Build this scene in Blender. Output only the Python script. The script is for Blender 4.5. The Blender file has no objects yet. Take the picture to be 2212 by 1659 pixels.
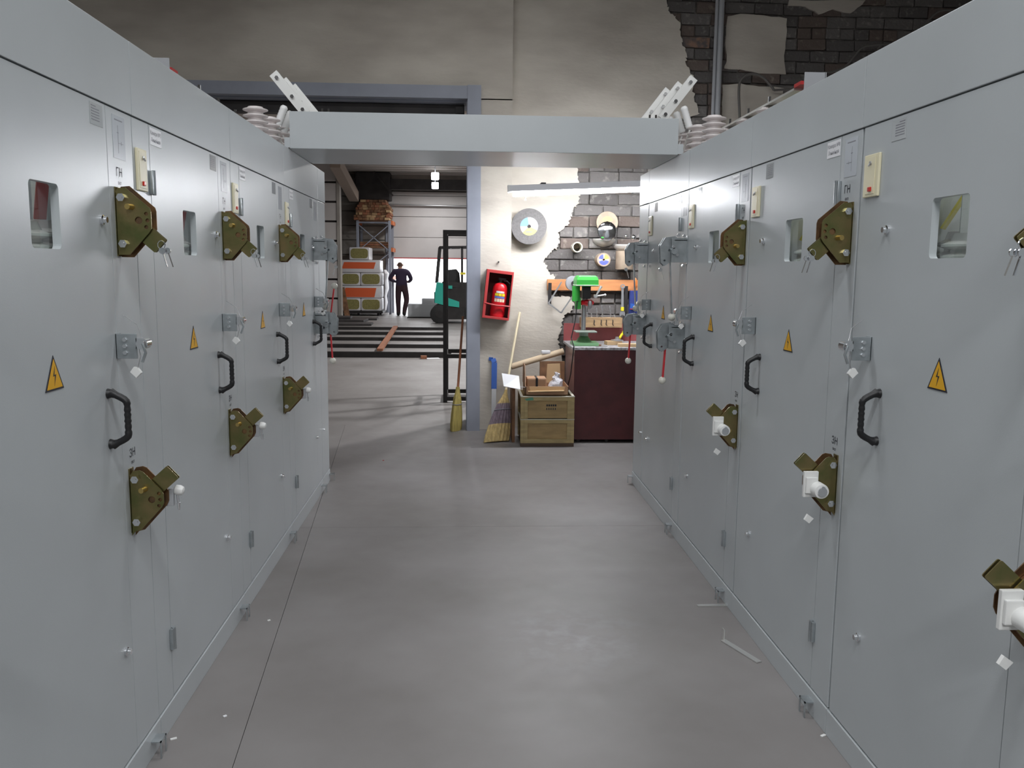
import bpy, bmesh, math, random
import numpy as np
from mathutils import Vector, Matrix
from mathutils.geometry import tessellate_polygon

random.seed(7)
SC = bpy.context.scene
COL = SC.collection

# ---------------------------------------------------------------- camera
IW, IH, FPX = 2212, 1659, 1864.2
YAW, PIT, ROL, CAMH = .05376, -.13317, .0096, 1.5
_f = np.array([math.sin(YAW)*math.cos(PIT), math.cos(YAW)*math.cos(PIT), math.sin(PIT)])
_r0 = np.array([math.cos(YAW), -math.sin(YAW), 0.])
_u0 = np.cross(_r0, _f)
_r = _r0*math.cos(ROL)+_u0*math.sin(ROL)
_u = -_r0*math.sin(ROL)+_u0*math.cos(ROL)
cam = bpy.data.cameras.new('camera'); cam.sensor_width = 36; cam.sensor_fit = 'HORIZONTAL'
cam.lens = 36*FPX/IW; cam.clip_start = .02; cam.clip_end = 300
camo = bpy.data.objects.new('camera', cam); COL.objects.link(camo)
camo.matrix_world = Matrix(((_r[0], _u[0], -_f[0], 0), (_r[1], _u[1], -_f[1], 0), (_r[2], _u[2], -_f[2], CAMH), (0, 0, 0, 1)))
SC.camera = camo
def ray(x, y): return _f+_r*(x-IW/2)/FPX-_u*(y-IH/2)/FPX
def PX(x, y, X): d = ray(x, y); t = X/d[0]; return Vector((X, d[1]*t, CAMH+d[2]*t))
def PY(x, y, Y): d = ray(x, y); t = Y/d[1]; return Vector((d[0]*t, Y, CAMH+d[2]*t))
def PZ(x, y, Z=0.): d = ray(x, y); t = (Z-CAMH)/d[2]; return Vector((d[0]*t, d[1]*t, Z))
def pix(p):
    v = np.array(p)-np.array([0, 0, CAMH]); z = v@_f
    return IW/2+FPX*(v@_r)/z, IH/2-FPX*(v@_u)/z

# ---------------------------------------------------------------- world, exposure
SC.view_settings.view_transform = 'Standard'; SC.view_settings.look = 'None'
SC.view_settings.gamma = 1; SC.view_settings.use_curve_mapping = False
SC.view_settings.exposure = 0.0
SC.cycles.use_denoising = True
SC.cycles.max_bounces = 8; SC.cycles.diffuse_bounces = 4; SC.cycles.glossy_bounces = 4
SC.cycles.sample_clamp_indirect = 6
world = bpy.data.worlds.new('sky'); SC.world = world; world.use_nodes = True
bg = world.node_tree.nodes['Background']; bg.inputs[0].default_value = (.93, .96, 1, 1); bg.inputs[1].default_value = 4.5
ROOM_LAMP_W = 48.0      # each unseen ceiling batten of the main room
TUBE_STRENGTH = 118.0    # the tube light over the bench
HALL_LAMP_W = 240.0

# ---------------------------------------------------------------- materials
MATS = {}
def mat(name, col, rough=.5, metal=0., nscale=0, namt=0., col2=None, bump=0., bscale=200, spec=.5, emit=None, estr=0., coat=0., stretch=None, ramp=(.35, .65), detail=4):
    if name in MATS: return MATS[name]
    m = bpy.data.materials.new(name); m.use_nodes = True
    nt = m.node_tree; b = nt.nodes['Principled BSDF']; L = nt.links
    b.inputs['Base Color'].default_value = (*col, 1); b.inputs['Roughness'].default_value = rough
    b.inputs['Metallic'].default_value = metal; b.inputs['Specular IOR Level'].default_value = spec
    if coat: b.inputs['Coat Weight'].default_value = coat; b.inputs['Coat Roughness'].default_value = .15
    if emit: b.inputs['Emission Color'].default_value = (*emit, 1); b.inputs['Emission Strength'].default_value = estr
    geo = None
    if nscale or bump:
        geo = nt.nodes.new('ShaderNodeNewGeometry')
        vec = geo.outputs['Position']
        if stretch:
            mp = nt.nodes.new('ShaderNodeMapping'); mp.inputs['Scale'].default_value = stretch
            L.new(vec, mp.inputs['Vector']); vec = mp.outputs[0]
    if nscale:
        n = nt.nodes.new('ShaderNodeTexNoise'); n.inputs['Scale'].default_value = nscale; n.inputs['Detail'].default_value = detail
        L.new(vec, n.inputs['Vector'])
        r = nt.nodes.new('ShaderNodeValToRGB'); r.color_ramp.elements[0].position = ramp[0]; r.color_ramp.elements[1].position = ramp[1]
        c2 = col2 if col2 else tuple(max(0, c*(1-namt)) for c in col)
        r.color_ramp.elements[0].color = (*c2, 1); r.color_ramp.elements[1].color = (*col, 1)
        L.new(n.outputs['Fac'], r.inputs['Fac']); L.new(r.outputs['Color'], b.inputs['Base Color'])
    if bump:
        n2 = nt.nodes.new('ShaderNodeTexNoise'); n2.inputs['Scale'].default_value = bscale; n2.inputs['Detail'].default_value = 3
        L.new(vec, n2.inputs['Vector'])
        bp = nt.nodes.new('ShaderNodeBump'); bp.inputs['Strength'].default_value = bump; bp.inputs['Distance'].default_value = .01
        L.new(n2.outputs['Fac'], bp.inputs['Height']); L.new(bp.outputs[0], b.inputs['Normal'])
    MATS[name] = m
    return m

CAB = mat('grey_powder_coat', (.50, .53, .545), .30, nscale=2.0, namt=.06, bump=.03, bscale=320)
CABIN = mat('cabinet_inside', (.68, .68, .68), .5)
SEAMM = mat('seam_dark', (.03, .03, .03), .9)
OLIVE = mat('yellow_zinc', (.34, .25, .12), .30, .9, nscale=13, col2=(.17, .19, .07), ramp=(.3, .7), bump=.05, bscale=60)
OLIVE2 = mat('yellow_zinc_edge', (.30, .17, .08), .4, .8, nscale=25, col2=(.16, .10, .06))
ZINC = mat('galvanised', (.50, .54, .56), .36, .8, nscale=20, namt=.25)
CHROME = mat('chrome', (.85, .86, .88), .12, 1.)
ALU = mat('aluminium_bar', (.78, .78, .76), .35, .9)
BLACKP = mat('black_plastic', (.012, .012, .013), .45, bump=.1, bscale=150)
BLACKM = mat('black_steel', (.025, .022, .022), .5, .2, nscale=6, namt=.4)
WHITEP = mat('white_plastic', (.82, .82, .80), .4)
IVORY = mat('ivory_plastic', (.80, .74, .52), .4)
REDBTN = mat('red_button', (.55, .03, .02), .3)
PAPER = mat('white_paper', (.82, .82, .84), .35)
FILM = mat('label_film', (.47, .49, .50), .12)
FILM2 = mat('diagram_paper', (.53, .56, .60), .2)
INK = mat('black_ink', (.02, .02, .03), .6)
INKG = mat('grey_ink', (.25, .25, .28), .6)
YELLOW = mat('sign_yellow', (.80, .42, .012), .4)
PORC = mat('porcelain', (.78, .72, .71), .25, nscale=30, namt=.12)
PORCW = mat('white_porcelain', (.85, .85, .85), .2)
REDBAR = mat('red_bar_paint', (.45, .02, .02), .4)
YELBAR = mat('yellow_bar_paint', (.75, .62, .03), .4)
REDLEV = mat('red_lever_paint', (.58, .02, .03), .4)
BALL = mat('cream_ball', (.72, .70, .62), .3)
PLASTER = mat('old_plaster', (.63, .58, .505), .9, nscale=2.2, col2=(.45, .405, .35), bump=.25, bscale=35, ramp=(.30, .62), stretch=(.55, 1, 1.5), detail=9)
MORTAR = mat('mortar', (.24, .22, .20), .95, nscale=10, namt=.7, bump=.5, bscale=60)
PLEDGE = mat('plaster_core', (.60, .57, .52), .95, nscale=20, namt=.4, bump=.4, bscale=60)
BRK = [mat('brick_sooty', (.115, .105, .10), .9, nscale=22, col2=(.24, .225, .21), ramp=(.24, .42), bump=.7, bscale=45, detail=7),
       mat('brick_grey', (.155, .143, .135), .9, nscale=20, col2=(.27, .25, .23), ramp=(.26, .44), bump=.7, bscale=45, detail=7),
       mat('brick_brown', (.135, .105, .09), .9, nscale=18, col2=(.25, .21, .18), ramp=(.24, .42), bump=.7, bscale=45, detail=7),
       mat('brick_orange', (.27, .165, .12), .9, nscale=16, col2=(.12, .105, .10), ramp=(.4, .6), bump=.6, bscale=45, detail=7)]
JAMB = mat('blue_grey_paint', (.33, .35, .41), .5, nscale=3, namt=.15)
PANELW = mat('white_hall_panel', (.60, .57, .56), .6, nscale=1.2, namt=.12)
HALLB = mat('concrete_wall_panel', (.40, .37, .34), .8, nscale=2, namt=.25)
DARKM = mat('dark_steel', (.04, .035, .035), .6, nscale=4, namt=.4)
RUBBER = mat('rubber', (.02, .02, .02), .8)
TEAL = mat('teal_paint', (.03, .42, .33), .35)
WOOD = mat('pine', (.55, .36, .19), .7, nscale=6, namt=.35, stretch=(1, 1, 8))
WOODR = mat('red_timber', (.36, .14, .07), .7, nscale=8, namt=.4)
WOODD = mat('brown_timber', (.30, .15, .075), .7, nscale=8, namt=.5)
CRATE = mat('ply_crate', (.42, .29, .13), .65, nscale=7, namt=.25, stretch=(1, 1, 5))
CRATEF = mat('crate_batten', (.47, .36, .17), .65, nscale=9, namt=.25, stretch=(1, 1, 5))
CRATED = mat('crate_skid', (.10, .065, .045), .8)
CARD = mat('cardboard', (.50, .30, .18), .8, nscale=8, namt=.12)
CARDL = mat('pale_cardboard', (.66, .46, .26), .8)
ORANGE = mat('orange_print', (.72, .12, .035), .5)
WOOL = mat('mineral_wool', (.30, .27, .10), .95, nscale=30, namt=.3, bump=.6, bscale=80)
FILMW = mat('white_wrap', (.70, .68, .70), .3, bump=.6, bscale=14)
MAROON = mat('maroon_paint', (.095, .018, .02), .42, nscale=10, namt=.25, bump=.05, bscale=80)
PINKM = mat('maroon_board', (.33, .08, .08), .5, nscale=5, namt=.2)
BENCHT = mat('bench_top', (.52, .52, .54), .5, nscale=40, col2=(.22, .2, .2), bump=.4, bscale=80)
GREEN = mat('green_paint', (.05, .42, .06), .35)
GREEND = mat('dull_green_paint', (.13, .30, .13), .5, nscale=15, namt=.35)
REDEXT = mat('extinguisher_red', (.62, .012, .02), .28)
REDBOX = mat('box_red', (.50, .05, .05), .5)
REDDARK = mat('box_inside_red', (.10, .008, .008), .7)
GRIND = mat('grinding_stone', (.19, .18, .175), .9, nscale=60, namt=.2, bump=.3, bscale=200)
TANDISC = mat('tan_disc', (.40, .31, .23), .8, nscale=12, namt=.25)
STRAW = mat('straw', (.62, .46, .20), .8, nscale=60, namt=.35, stretch=(1, 1, .1))
STRAWO = mat('olive_straw', (.50, .40, .12), .8, nscale=60, namt=.35, stretch=(1, 1, .1))
STRAWP = mat('dyed_straw', (.21, .16, .19), .85, nscale=60, namt=.35, stretch=(1, 1, .1))
BLUE = mat('blue_paint', (.03, .10, .38), .4)
BLUEC = mat('blue_cloth', (.02, .035, .17), .85)
STEEL = mat('worn_steel', (.55, .55, .56), .35, .8)
GREYP = mat('grey_paint', (.40, .41, .43), .5)
YELP = mat('yellow_plastic', (.80, .68, .03), .4)
ORGP = mat('orange_plastic', (.85, .22, .05), .4)
RAILO = mat('orange_rail_wood', (.62, .26, .10), .6, nscale=5, namt=.2, stretch=(1, 1, 6))
ORBEAM = mat('rack_orange', (.60, .16, .05), .5)
RACKG = mat('rack_grey_blue', (.28, .30, .36), .5)
NAVY = mat('navy_work_jacket', (.035, .022, .05), .85)
TROUS = mat('dark_work_trousers', (.05, .024, .03), .85)
SKIN = mat('skin', (.40, .22, .16), .6)
HAIR = mat('short_hair', (.10, .055, .04), .8)
BOOT = mat('black_boots', (.015, .013, .013), .6)
WALLM = mat('side_wall_paint', (.30, .29, .27), .9, nscale=2, namt=.2)
CEILM = mat('ceiling_concrete', (.34, .32, .30), .9, nscale=2, namt=.2)
BAGM = mat('clear_plastic_bag', (.78, .76, .80), .2, bump=.8, bscale=40)
LAMPW = mat('lamp_housing', (.75, .75, .78), .35)

def emat(name, col, s):
    m = bpy.data.materials.new(name); m.use_nodes = True; nt = m.node_tree
    nt.nodes.remove(nt.nodes['Principled BSDF']); e = nt.nodes.new('ShaderNodeEmission')
    e.inputs[0].default_value = (*col, 1); e.inputs[1].default_value = s
    nt.links.new(e.outputs[0], nt.nodes['Material Output'].inputs[0]); return m
TUBEM = emat('lit_tube', (.93, .95, 1), TUBE_STRENGTH)
ROOMTUBE = emat('lit_batten', (.95, .97, 1), 6)
LEDM = emat('lit_led_panel', (.9, .95, 1), 30)

def glass_mat():
    m = bpy.data.materials.new('window_glass'); m.use_nodes = True; nt = m.node_tree
    nt.nodes.remove(nt.nodes['Principled BSDF'])
    tr = nt.nodes.new('ShaderNodeBsdfTransparent'); tr.inputs[0].default_value = (.9, .95, .93, 1)
    gl = nt.nodes.new('ShaderNodeBsdfGlossy'); gl.inputs['Roughness'].default_value = .01; gl.inputs[0].default_value = (1, 1, 1, 1)
    fr = nt.nodes.new('ShaderNodeFresnel'); fr.inputs[0].default_value = 1.75
    mx = nt.nodes.new('ShaderNodeMixShader')
    ge = nt.nodes.new('ShaderNodeNewGeometry'); iv = nt.nodes.new('ShaderNodeMath'); iv.operation = 'SUBTRACT'; iv.inputs[0].default_value = 1; nt.links.new(ge.outputs['Backfacing'], iv.inputs[1])
    mu = nt.nodes.new('ShaderNodeMath'); mu.operation = 'MULTIPLY'; nt.links.new(fr.outputs[0], mu.inputs[0]); nt.links.new(iv.outputs[0], mu.inputs[1])
    nt.links.new(mu.outputs[0], mx.inputs[0]); nt.links.new(tr.outputs[0], mx.inputs[1]); nt.links.new(gl.outputs[0], mx.inputs[2])
    nt.links.new(mx.outputs[0], nt.nodes['Material Output'].inputs[0]); return m
GLASS = glass_mat()

def floor_mat():
    m = bpy.data.materials.new('polished_concrete'); m.use_nodes = True; nt = m.node_tree; L = nt.links
    b = nt.nodes['Principled BSDF']; g = nt.nodes.new('ShaderNodeNewGeometry')
    n1 = nt.nodes.new('ShaderNodeTexNoise'); n1.inputs['Scale'].default_value = 1.1; n1.inputs['Detail'].default_value = 8
    n2 = nt.nodes.new('ShaderNodeTexNoise'); n2.inputs['Scale'].default_value = 9; n2.inputs['Detail'].default_value = 8
    for n in (n1, n2): L.new(g.outputs['Position'], n.inputs['Vector'])
    r = nt.nodes.new('ShaderNodeValToRGB'); e = r.color_ramp.elements
    e[0].position = .32; e[0].color = (.185, .170, .163, 1); e[1].position = .68; e[1].color = (.265, .25, .246, 1)
    L.new(n1.outputs['Fac'], r.inputs['Fac'])
    # pale patch: soft floor reflection painted into the colour
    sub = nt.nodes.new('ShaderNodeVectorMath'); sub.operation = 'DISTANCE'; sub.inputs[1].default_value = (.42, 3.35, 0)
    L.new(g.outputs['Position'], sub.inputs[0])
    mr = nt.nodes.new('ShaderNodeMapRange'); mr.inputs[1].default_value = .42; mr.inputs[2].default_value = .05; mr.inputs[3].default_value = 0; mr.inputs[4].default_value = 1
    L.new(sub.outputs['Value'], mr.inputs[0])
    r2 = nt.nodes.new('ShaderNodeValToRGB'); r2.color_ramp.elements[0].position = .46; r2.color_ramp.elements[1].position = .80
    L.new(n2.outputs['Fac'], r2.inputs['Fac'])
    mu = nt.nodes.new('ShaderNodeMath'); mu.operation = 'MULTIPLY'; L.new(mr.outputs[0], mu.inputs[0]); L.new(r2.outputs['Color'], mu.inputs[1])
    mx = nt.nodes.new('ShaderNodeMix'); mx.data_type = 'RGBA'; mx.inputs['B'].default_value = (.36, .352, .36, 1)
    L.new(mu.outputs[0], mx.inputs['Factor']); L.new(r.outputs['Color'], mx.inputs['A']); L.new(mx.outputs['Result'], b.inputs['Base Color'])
    mr2 = nt.nodes.new('ShaderNodeMapRange'); mr2.inputs[3].default_value = .40; mr2.inputs[4].default_value = .58
    L.new(n2.outputs['Fac'], mr2.inputs[0]); L.new(mr2.outputs[0], b.inputs['Roughness'])
    bp = nt.nodes.new('ShaderNodeBump'); bp.inputs['Strength'].default_value = .06; bp.inputs['Distance'].default_value = .01
    L.new(n2.outputs['Fac'], bp.inputs['Height']); L.new(bp.outputs[0], b.inputs['Normal'])
    return m
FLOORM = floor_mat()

# ---------------------------------------------------------------- mesh builder
class MB:
    def __init__(s, M=None): s.v = []; s.f = []; s.fn = M
    def add(s, vs, fs):
        o = len(s.v)
        for p in vs:
            p = Vector(p)
            s.v.append(s.fn(p) if s.fn else p)
        s.f += [[i+o for i in f] for f in fs]
        return s
    def box(s, a, b, bev=0.):
        x0, x1 = sorted((a[0], b[0])); y0, y1 = sorted((a[1], b[1])); z0, z1 = sorted((a[2], b[2]))
        if bev <= 0:
            vs = [(x, y, z) for x in (x0, x1) for y in (y0, y1) for z in (z0, z1)]
            return s.add(vs, [[0, 1, 3, 2], [4, 6, 7, 5], [0, 4, 5, 1], [2, 3, 7, 6], [0, 2, 6, 4], [1, 5, 7, 3]])
        bm = bmesh.new(); bmesh.ops.create_cube(bm, size=1)
        for v in bm.verts: v.co = Vector(((x0+x1)/2+v.co.x*(x1-x0), (y0+y1)/2+v.co.y*(y1-y0), (z0+z1)/2+v.co.z*(z1-z0)))
        bmesh.ops.bevel(bm, geom=bm.edges[:], offset=bev, segments=2, affect='EDGES', profile=.6)
        bm.verts.index_update(); s.add([v.co.copy() for v in bm.verts], [[v.index for v in f.verts] for f in bm.faces]); bm.free(); return s
    def cyl(s, p0, p1, r0, r1=None, n=14, caps=True):
        r1 = r0 if r1 is None else r1
        return s.lathe(p0, p1, [(r0, 0.), (r1, 1.)], n, caps)
    def lathe(s, p0, p1, prof, n=16, caps=True, sx=1., sy=1.):
        p0 = Vector(p0); p1 = Vector(p1); d = p1-p0; w = d.normalized()
        a = Vector((0, 0, 1)) if abs(w.z) < .9 else Vector((1, 0, 0))
        u = w.cross(a).normalized(); v = w.cross(u)
        vs = []; fs = []
        for r, t in prof:
            for k in range(n):
                an = 2*math.pi*k/n; vs.append(p0+d*t+u*(r*sx*math.cos(an))+v*(r*sy*math.sin(an)))
        for i in range(len(prof)-1):
            for k in range(n): fs.append([i*n+k, i*n+(k+1) % n, (i+1)*n+(k+1) % n, (i+1)*n+k])
        if caps: fs.append(list(range(n))[::-1]); fs.append([(len(prof)-1)*n+k for k in range(n)])
        return s.add(vs, fs)
    def sphere(s, c, r, n=14, m=8, sz=1.):
        c = Vector(c); prof = [(max(1e-4, r*math.sin(math.pi*i/m)), .5-.5*math.cos(math.pi*i/m)) for i in range(m+1)]
        return s.lathe(c-Vector((0, 0, r*sz)), c+Vector((0, 0, r*sz)), prof, n, True)
    def tube(s, pts, r, n=8, caps=True):
        pts = [Vector(p) for p in pts]; rs = r if isinstance(r, (list, tuple)) else [r]*len(pts)
        vs = []; fs = []; pu = None
        for i, p in enumerate(pts):
            t = (pts[min(i+1, len(pts)-1)]-pts[max(i-1, 0)]).normalized()
            if pu is None:
                a = Vector((0, 0, 1)) if abs(t.z) < .9 else Vector((1, 0, 0)); u = t.cross(a).normalized()
            else: u = (pu-t*pu.dot(t)).normalized()
            pu = u; v = t.cross(u)
            for k in range(n):
                an = 2*math.pi*k/n; vs.append(p+(u*math.cos(an)+v*math.sin(an))*rs[i])
        for i in range(len(pts)-1):
            for k in range(n): fs.append([i*n+k, i*n+(k+1) % n, (i+1)*n+(k+1) % n, (i+1)*n+k])
        if caps: fs.append(list(range(n))[::-1]); fs.append([(len(pts)-1)*n+k for k in range(n)])
        return s.add(vs, fs)
    def loft(s, rings, caps=True):
        n = len(rings[0]); vs = [p for r in rings for p in r]; fs = []
        for i in range(len(rings)-1):
            for k in range(n): fs.append([i*n+k, i*n+(k+1) % n, (i+1)*n+(k+1) % n, (i+1)*n+k])
        if caps: fs.append(list(range(n))[::-1]); fs.append([(len(rings)-1)*n+k for k in range(n)])
        return s.add(vs, fs)
    def prism(s, poly, o, ax, ay, an, t, holes=()):
        o = Vector(o); ax = Vector(ax); ay = Vector(ay); an = Vector(an)
        loops = [list(poly)]+[list(h) for h in holes]
        flat = [p for l in loops for p in l]; N = len(flat)
        vs = [o+ax*p[0]+ay*p[1] for p in flat]+[o+ax*p[0]+ay*p[1]+an*t for p in flat]
        if holes or len(poly) > 4:
            tri = [list(q) for q in tessellate_polygon([[Vector((p[0], p[1], 0)) for p in l] for l in loops])]
        else: tri = [list(range(len(poly)))]
        fs = [q[::-1] for q in tri]+[[i+N for i in q] for q in tri]
        i0 = 0
        for l in loops:
            n = len(l)
            for k in range(n): a = i0+k; b = i0+(k+1) % n; fs.append([a, b, b+N, a+N])
            i0 += n
        return s.add(vs, fs)
    def bar(s, p0, p1, w, h, up=(0, 0, 1)):
        p0 = Vector(p0); p1 = Vector(p1); t = (p1-p0).normalized(); up = Vector(up)
        sd = t.cross(up)
        if sd.length < 1e-4: sd = t.cross(Vector((1, 0, 0)))
        sd.normalize(); u = sd.cross(t)
        R = [[p+sd*(a*w/2)+u*(b*h/2) for a, b in ((-1, -1), (1, -1), (1, 1), (-1, 1))] for p in (p0, p1)]
        return s.loft(R)

ORG = {}
def obj(name, mb, m, parent=None, smooth=False, origin=None):
    V = mb.v
    lo = Vector([min(p[i] for p in V) for i in range(3)]); hi = Vector([max(p[i] for p in V) for i in range(3)])
    o = Vector(origin) if origin is not None else Vector(((lo.x+hi.x)/2, (lo.y+hi.y)/2, lo.z))
    me = bpy.data.meshes.new(name); me.from_pydata([tuple(p-o) for p in V], [], mb.f)
    bm = bmesh.new(); bm.from_mesh(me); bmesh.ops.recalc_face_normals(bm, faces=bm.faces[:]); bm.to_mesh(me); bm.free()
    if smooth:
        me.polygons.foreach_set('use_smooth', [True]*len(me.polygons))
        try: me.set_sharp_from_angle(angle=math.radians(38))
        except Exception: pass
    for q in (m if isinstance(m, (list, tuple)) else [m]): me.materials.append(q)
    ob = bpy.data.objects.new(name, me); COL.objects.link(ob)
    place(ob, o, parent); return ob
def place(ob, o, parent=None):
    ORG[ob.name] = Vector(o)
    if parent is not None:
        ob.parent = parent; ob.location = Vector(o)-ORG[parent.name]
    else: ob.location = Vector(o)
def thing(name, loc, label, cat, group=None):
    e = bpy.data.objects.new(name, None); e.empty_display_size = .1; COL.objects.link(e); place(e, loc)
    return tag(e, label, cat, group)
def tag(o, label=None, cat=None, group=None, kind=None):
    if label: o['label'] = label
    if cat: o['category'] = cat
    if group: o['group'] = group
    if kind: o['kind'] = kind
    return o
def struct(name, mb, m, label, cat='wall', parent=None, origin=None):
    o = obj(name, mb, m, parent, origin=origin)
    if parent is None: tag(o, label, cat, kind='structure')
    return o
def lab(o, l): o['label'] = l; return o

_TX = {}
def text_polys(s, size=1.):
    if s not in _TX:
        c = bpy.data.curves.new('t', 'FONT'); c.body = s; c.align_x = 'CENTER'; c.align_y = 'CENTER'; c.resolution_u = 3
        o = bpy.data.objects.new('t', c); COL.objects.link(o)
        bpy.context.view_layer.update()
        me = bpy.data.meshes.new_from_object(o.evaluated_get(bpy.context.evaluated_depsgraph_get()))
        _TX[s] = ([(v.co.x, v.co.y) for v in me.vertices], [list(p.vertices) for p in me.polygons])
        bpy.data.objects.remove(o); bpy.data.curves.remove(c); bpy.data.meshes.remove(me)
    return _TX[s]
def add_text(mb, s, o, ax, ay, size):
    vs, fs = text_polys(s); o = Vector(o); ax = Vector(ax); ay = Vector(ay)
    mb.add([o+ax*(x*size)+ay*(y*size) for x, y in vs], fs); return mb
def rrect(x0, y0, x1, y1, r, n=4):
    out = []
    for cx, cy, a0 in ((x1-r, y1-r, 0), (x0+r, y1-r, 90), (x0+r, y0+r, 180), (x1-r, y0+r, 270)):
        for k in range(n+1):
            a = math.radians(a0+90*k/n); out.append((cx+r*math.cos(a), cy+r*math.sin(a)))
    return out
def circ(cx, cy, r, n=20): return [(cx+r*math.cos(2*math.pi*k/n), cy+r*math.sin(2*math.pi*k/n)) for k in range(n)]
X_, Y_, Z_ = Vector((1, 0, 0)), Vector((0, 1, 0)), Vector((0, 0, 1))

# ================================================================ setting
XL, XR, HT, HS = -.962, 1.18, 2.13, 1.925
# floor: concrete bays with open joints over a sub-base
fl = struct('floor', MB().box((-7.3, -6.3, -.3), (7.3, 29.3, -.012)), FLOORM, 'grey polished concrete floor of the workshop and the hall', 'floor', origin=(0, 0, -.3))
def jl(y): return -.702-(y-2.486)*.0789
g = .0011
for poly in ([(-7.3, -6.3), (jl(-6.3)-g, -6.3), (jl(4.9)-g, 4.9-g), (-7.3, 4.9-g)],
             [(jl(-6.3)+g, -6.3), (7.3, -6.3), (7.3, 4.9-g), (jl(4.9)+g, 4.9-g)],
             [(-7.3, 4.9+g), (jl(4.9)-g, 4.9+g), (jl(8.2)-g, 8.2-g), (-7.3, 8.2-g)],
             [(jl(4.9)+g, 4.9+g), (7.3, 4.9+g), (7.3, 8.2-g), (jl(8.2)+g, 8.2-g)],
             [(-7.3, 8.2+g), (7.3, 8.2+g), (7.3, 29.3), (-7.3, 29.3)]):
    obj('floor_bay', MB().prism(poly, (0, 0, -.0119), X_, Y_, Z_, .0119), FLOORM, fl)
struct('ground', MB().box((-40, 29.3, -.3), (40, 90, -.02)), mat('asphalt', (.45, .45, .46), .8), 'pale sunlit yard beyond the raised gate', 'ground')
struct('wall_left', MB().box((-7.3, -6.3, -.1), (-7, 8.0, 6.2)), WALLM, 'plain side wall behind the left cabinets')
struct('wall_right', MB().box((7, -6.3, -.1), (7.3, 8.0, 6.2)), WALLM, 'plain side wall behind the right cabinets')
struct('wall_front', MB().box((-7.3, -6.3, -.1), (7.3, -6, 6.2)), WALLM, 'plain end wall behind the viewer')
struct('ceiling', MB().box((-7.3, -6.3, 6), (7.3, 8.5, 6.2)), CEILM, 'concrete ceiling of the workshop', 'ceiling')
YP, YW = 7.98, 8.10
wb = struct('wall_back', MB().box((-7.3, YP, 2.99), (.41, 8.5, 6.2)).box((-7.3, YP, -.1), (-3.2, 8.5, 3.0)).box((.12, YP, -.1), (.41, 8.5, 3.0)), PLASTER,
            'stained plaster wall with doorway and bare brick patch', 'wall', origin=(0, 8.2, 0))
obj('brick_backing', MB().box((.40, YW+.045, -.1), (7.3, 8.5, 6.2)), MORTAR, wb)
edge_px = [(1212, 760), (1206, 735), (1210, 717), (1213, 700), (1219, 681), (1234, 672), (1240, 655), (1226, 640), (1196, 640), (1188, 626), (1196, 605), (1200, 598), (1184, 585), (1181, 579), (1174, 561), (1190, 545), (1203, 535),
           (1208, 520), (1205, 502), (1227, 488), (1232, 470), (1238, 456), (1245, 446), (1251, 430), (1251, 415), (1249, 398), (1249, 365)]
edge = [(.93, -.05)]+[(PY(*p, YW).x, PY(*p, YW).z) for p in edge_px]
edge += [(1.02, 2.5), (1.4, 2.62), (1.7, 2.8), (1.95, 2.88)]
edge += [(PY(*p, YW).x, PY(*p, YW).z) for p in [(1512, 245), (1500, 215), (1497, 185), (1496, 162), (1483, 140), (1481, 113), (1474, 90), (1470, 49), (1455, 35), (1444, 22), (1440, 0)]]
edge += [(1.75, 4.3), (1.85, 6.1)]
def ragged(pts, amp, sub=5, seed=1):
    rr = random.Random(seed); out = []
    for a, b in zip(pts[:-1], pts[1:]):
        for k in range(sub):
            t = k/sub; j = amp if k else amp*.4
            out.append((a[0]+(b[0]-a[0])*t+rr.uniform(-j, j), a[1]+(b[1]-a[1])*t+rr.uniform(-j, j)))
    out.append(pts[-1]); return out
pedge = ragged(edge, .014, 6)
coat = [(.40, -.05)]+pedge+[(.40, 6.1)]
obj('plaster_coat', MB().prism(coat, (0, YW, 0), X_, Z_, Y_, .05), PLASTER, wb)
def pxpoly(pts, Y): return [(PY(*p, Y).x, PY(*p, Y).z) for p in pts]
patches = [[(1572, 35), (1600, 29), (1650, 33), (1700, 40), (1699, 80), (1694, 120), (1698, 160), (1640, 158), (1600, 150), (1565, 148), (1570, 130), (1567, 95)],
           [(1562, 183), (1600, 180), (1640, 186), (1694, 190), (1690, 215), (1693, 270), (1640, 300), (1558, 300), (1560, 240)],
           [(1705, 0), (1870, 0), (1860, 12), (1838, 28), (1800, 20), (1770, 30), (1740, 14), (1702, 12)]]
ppoly = []
for i, p in enumerate(patches):
    q = pxpoly(p, YW); q = ragged(q+[q[0]], .006, 3, i)[:-1]; ppoly.append(q)
    obj('plaster_patch', MB().prism(q, (0, YW+.004, 0), X_, Z_, Y_, .046), PLASTER, wb)
def inside(p, poly):
    c = False; n = len(poly)
    for i in range(n):
        a, b = poly[i], poly[i-1]
        if (a[1] > p[1]) != (b[1] > p[1]) and p[0] < (b[0]-a[0])*(p[1]-a[1])/(b[1]-a[1])+a[0]: c = not c
    return c
nb = 0
BL, BHh, CP = .262, .0935, .1015
brick_me = {}
def brick_mesh(L, k, mi):
    key = (round(L, 3), k, mi)
    if key not in brick_me:
        rr = random.Random(k*31+mi); bm = bmesh.new(); bmesh.ops.create_cube(bm, size=1)
        for v in bm.verts: v.co = Vector((v.co.x*L, v.co.y*.05, v.co.z*BHh))
        bmesh.ops.bevel(bm, geom=bm.edges[:], offset=.007, segments=1, affect='EDGES')
        for v in bm.verts: v.co += Vector((rr.uniform(-.004, .004), rr.uniform(-.004, .004), rr.uniform(-.004, .004)))
        me = bpy.data.meshes.new('brick'); bm.to_mesh(me); bm.free(); me.materials.append(BRK[mi]); brick_me[key] = me
    return brick_me[key]
rb = random.Random(3)
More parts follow.
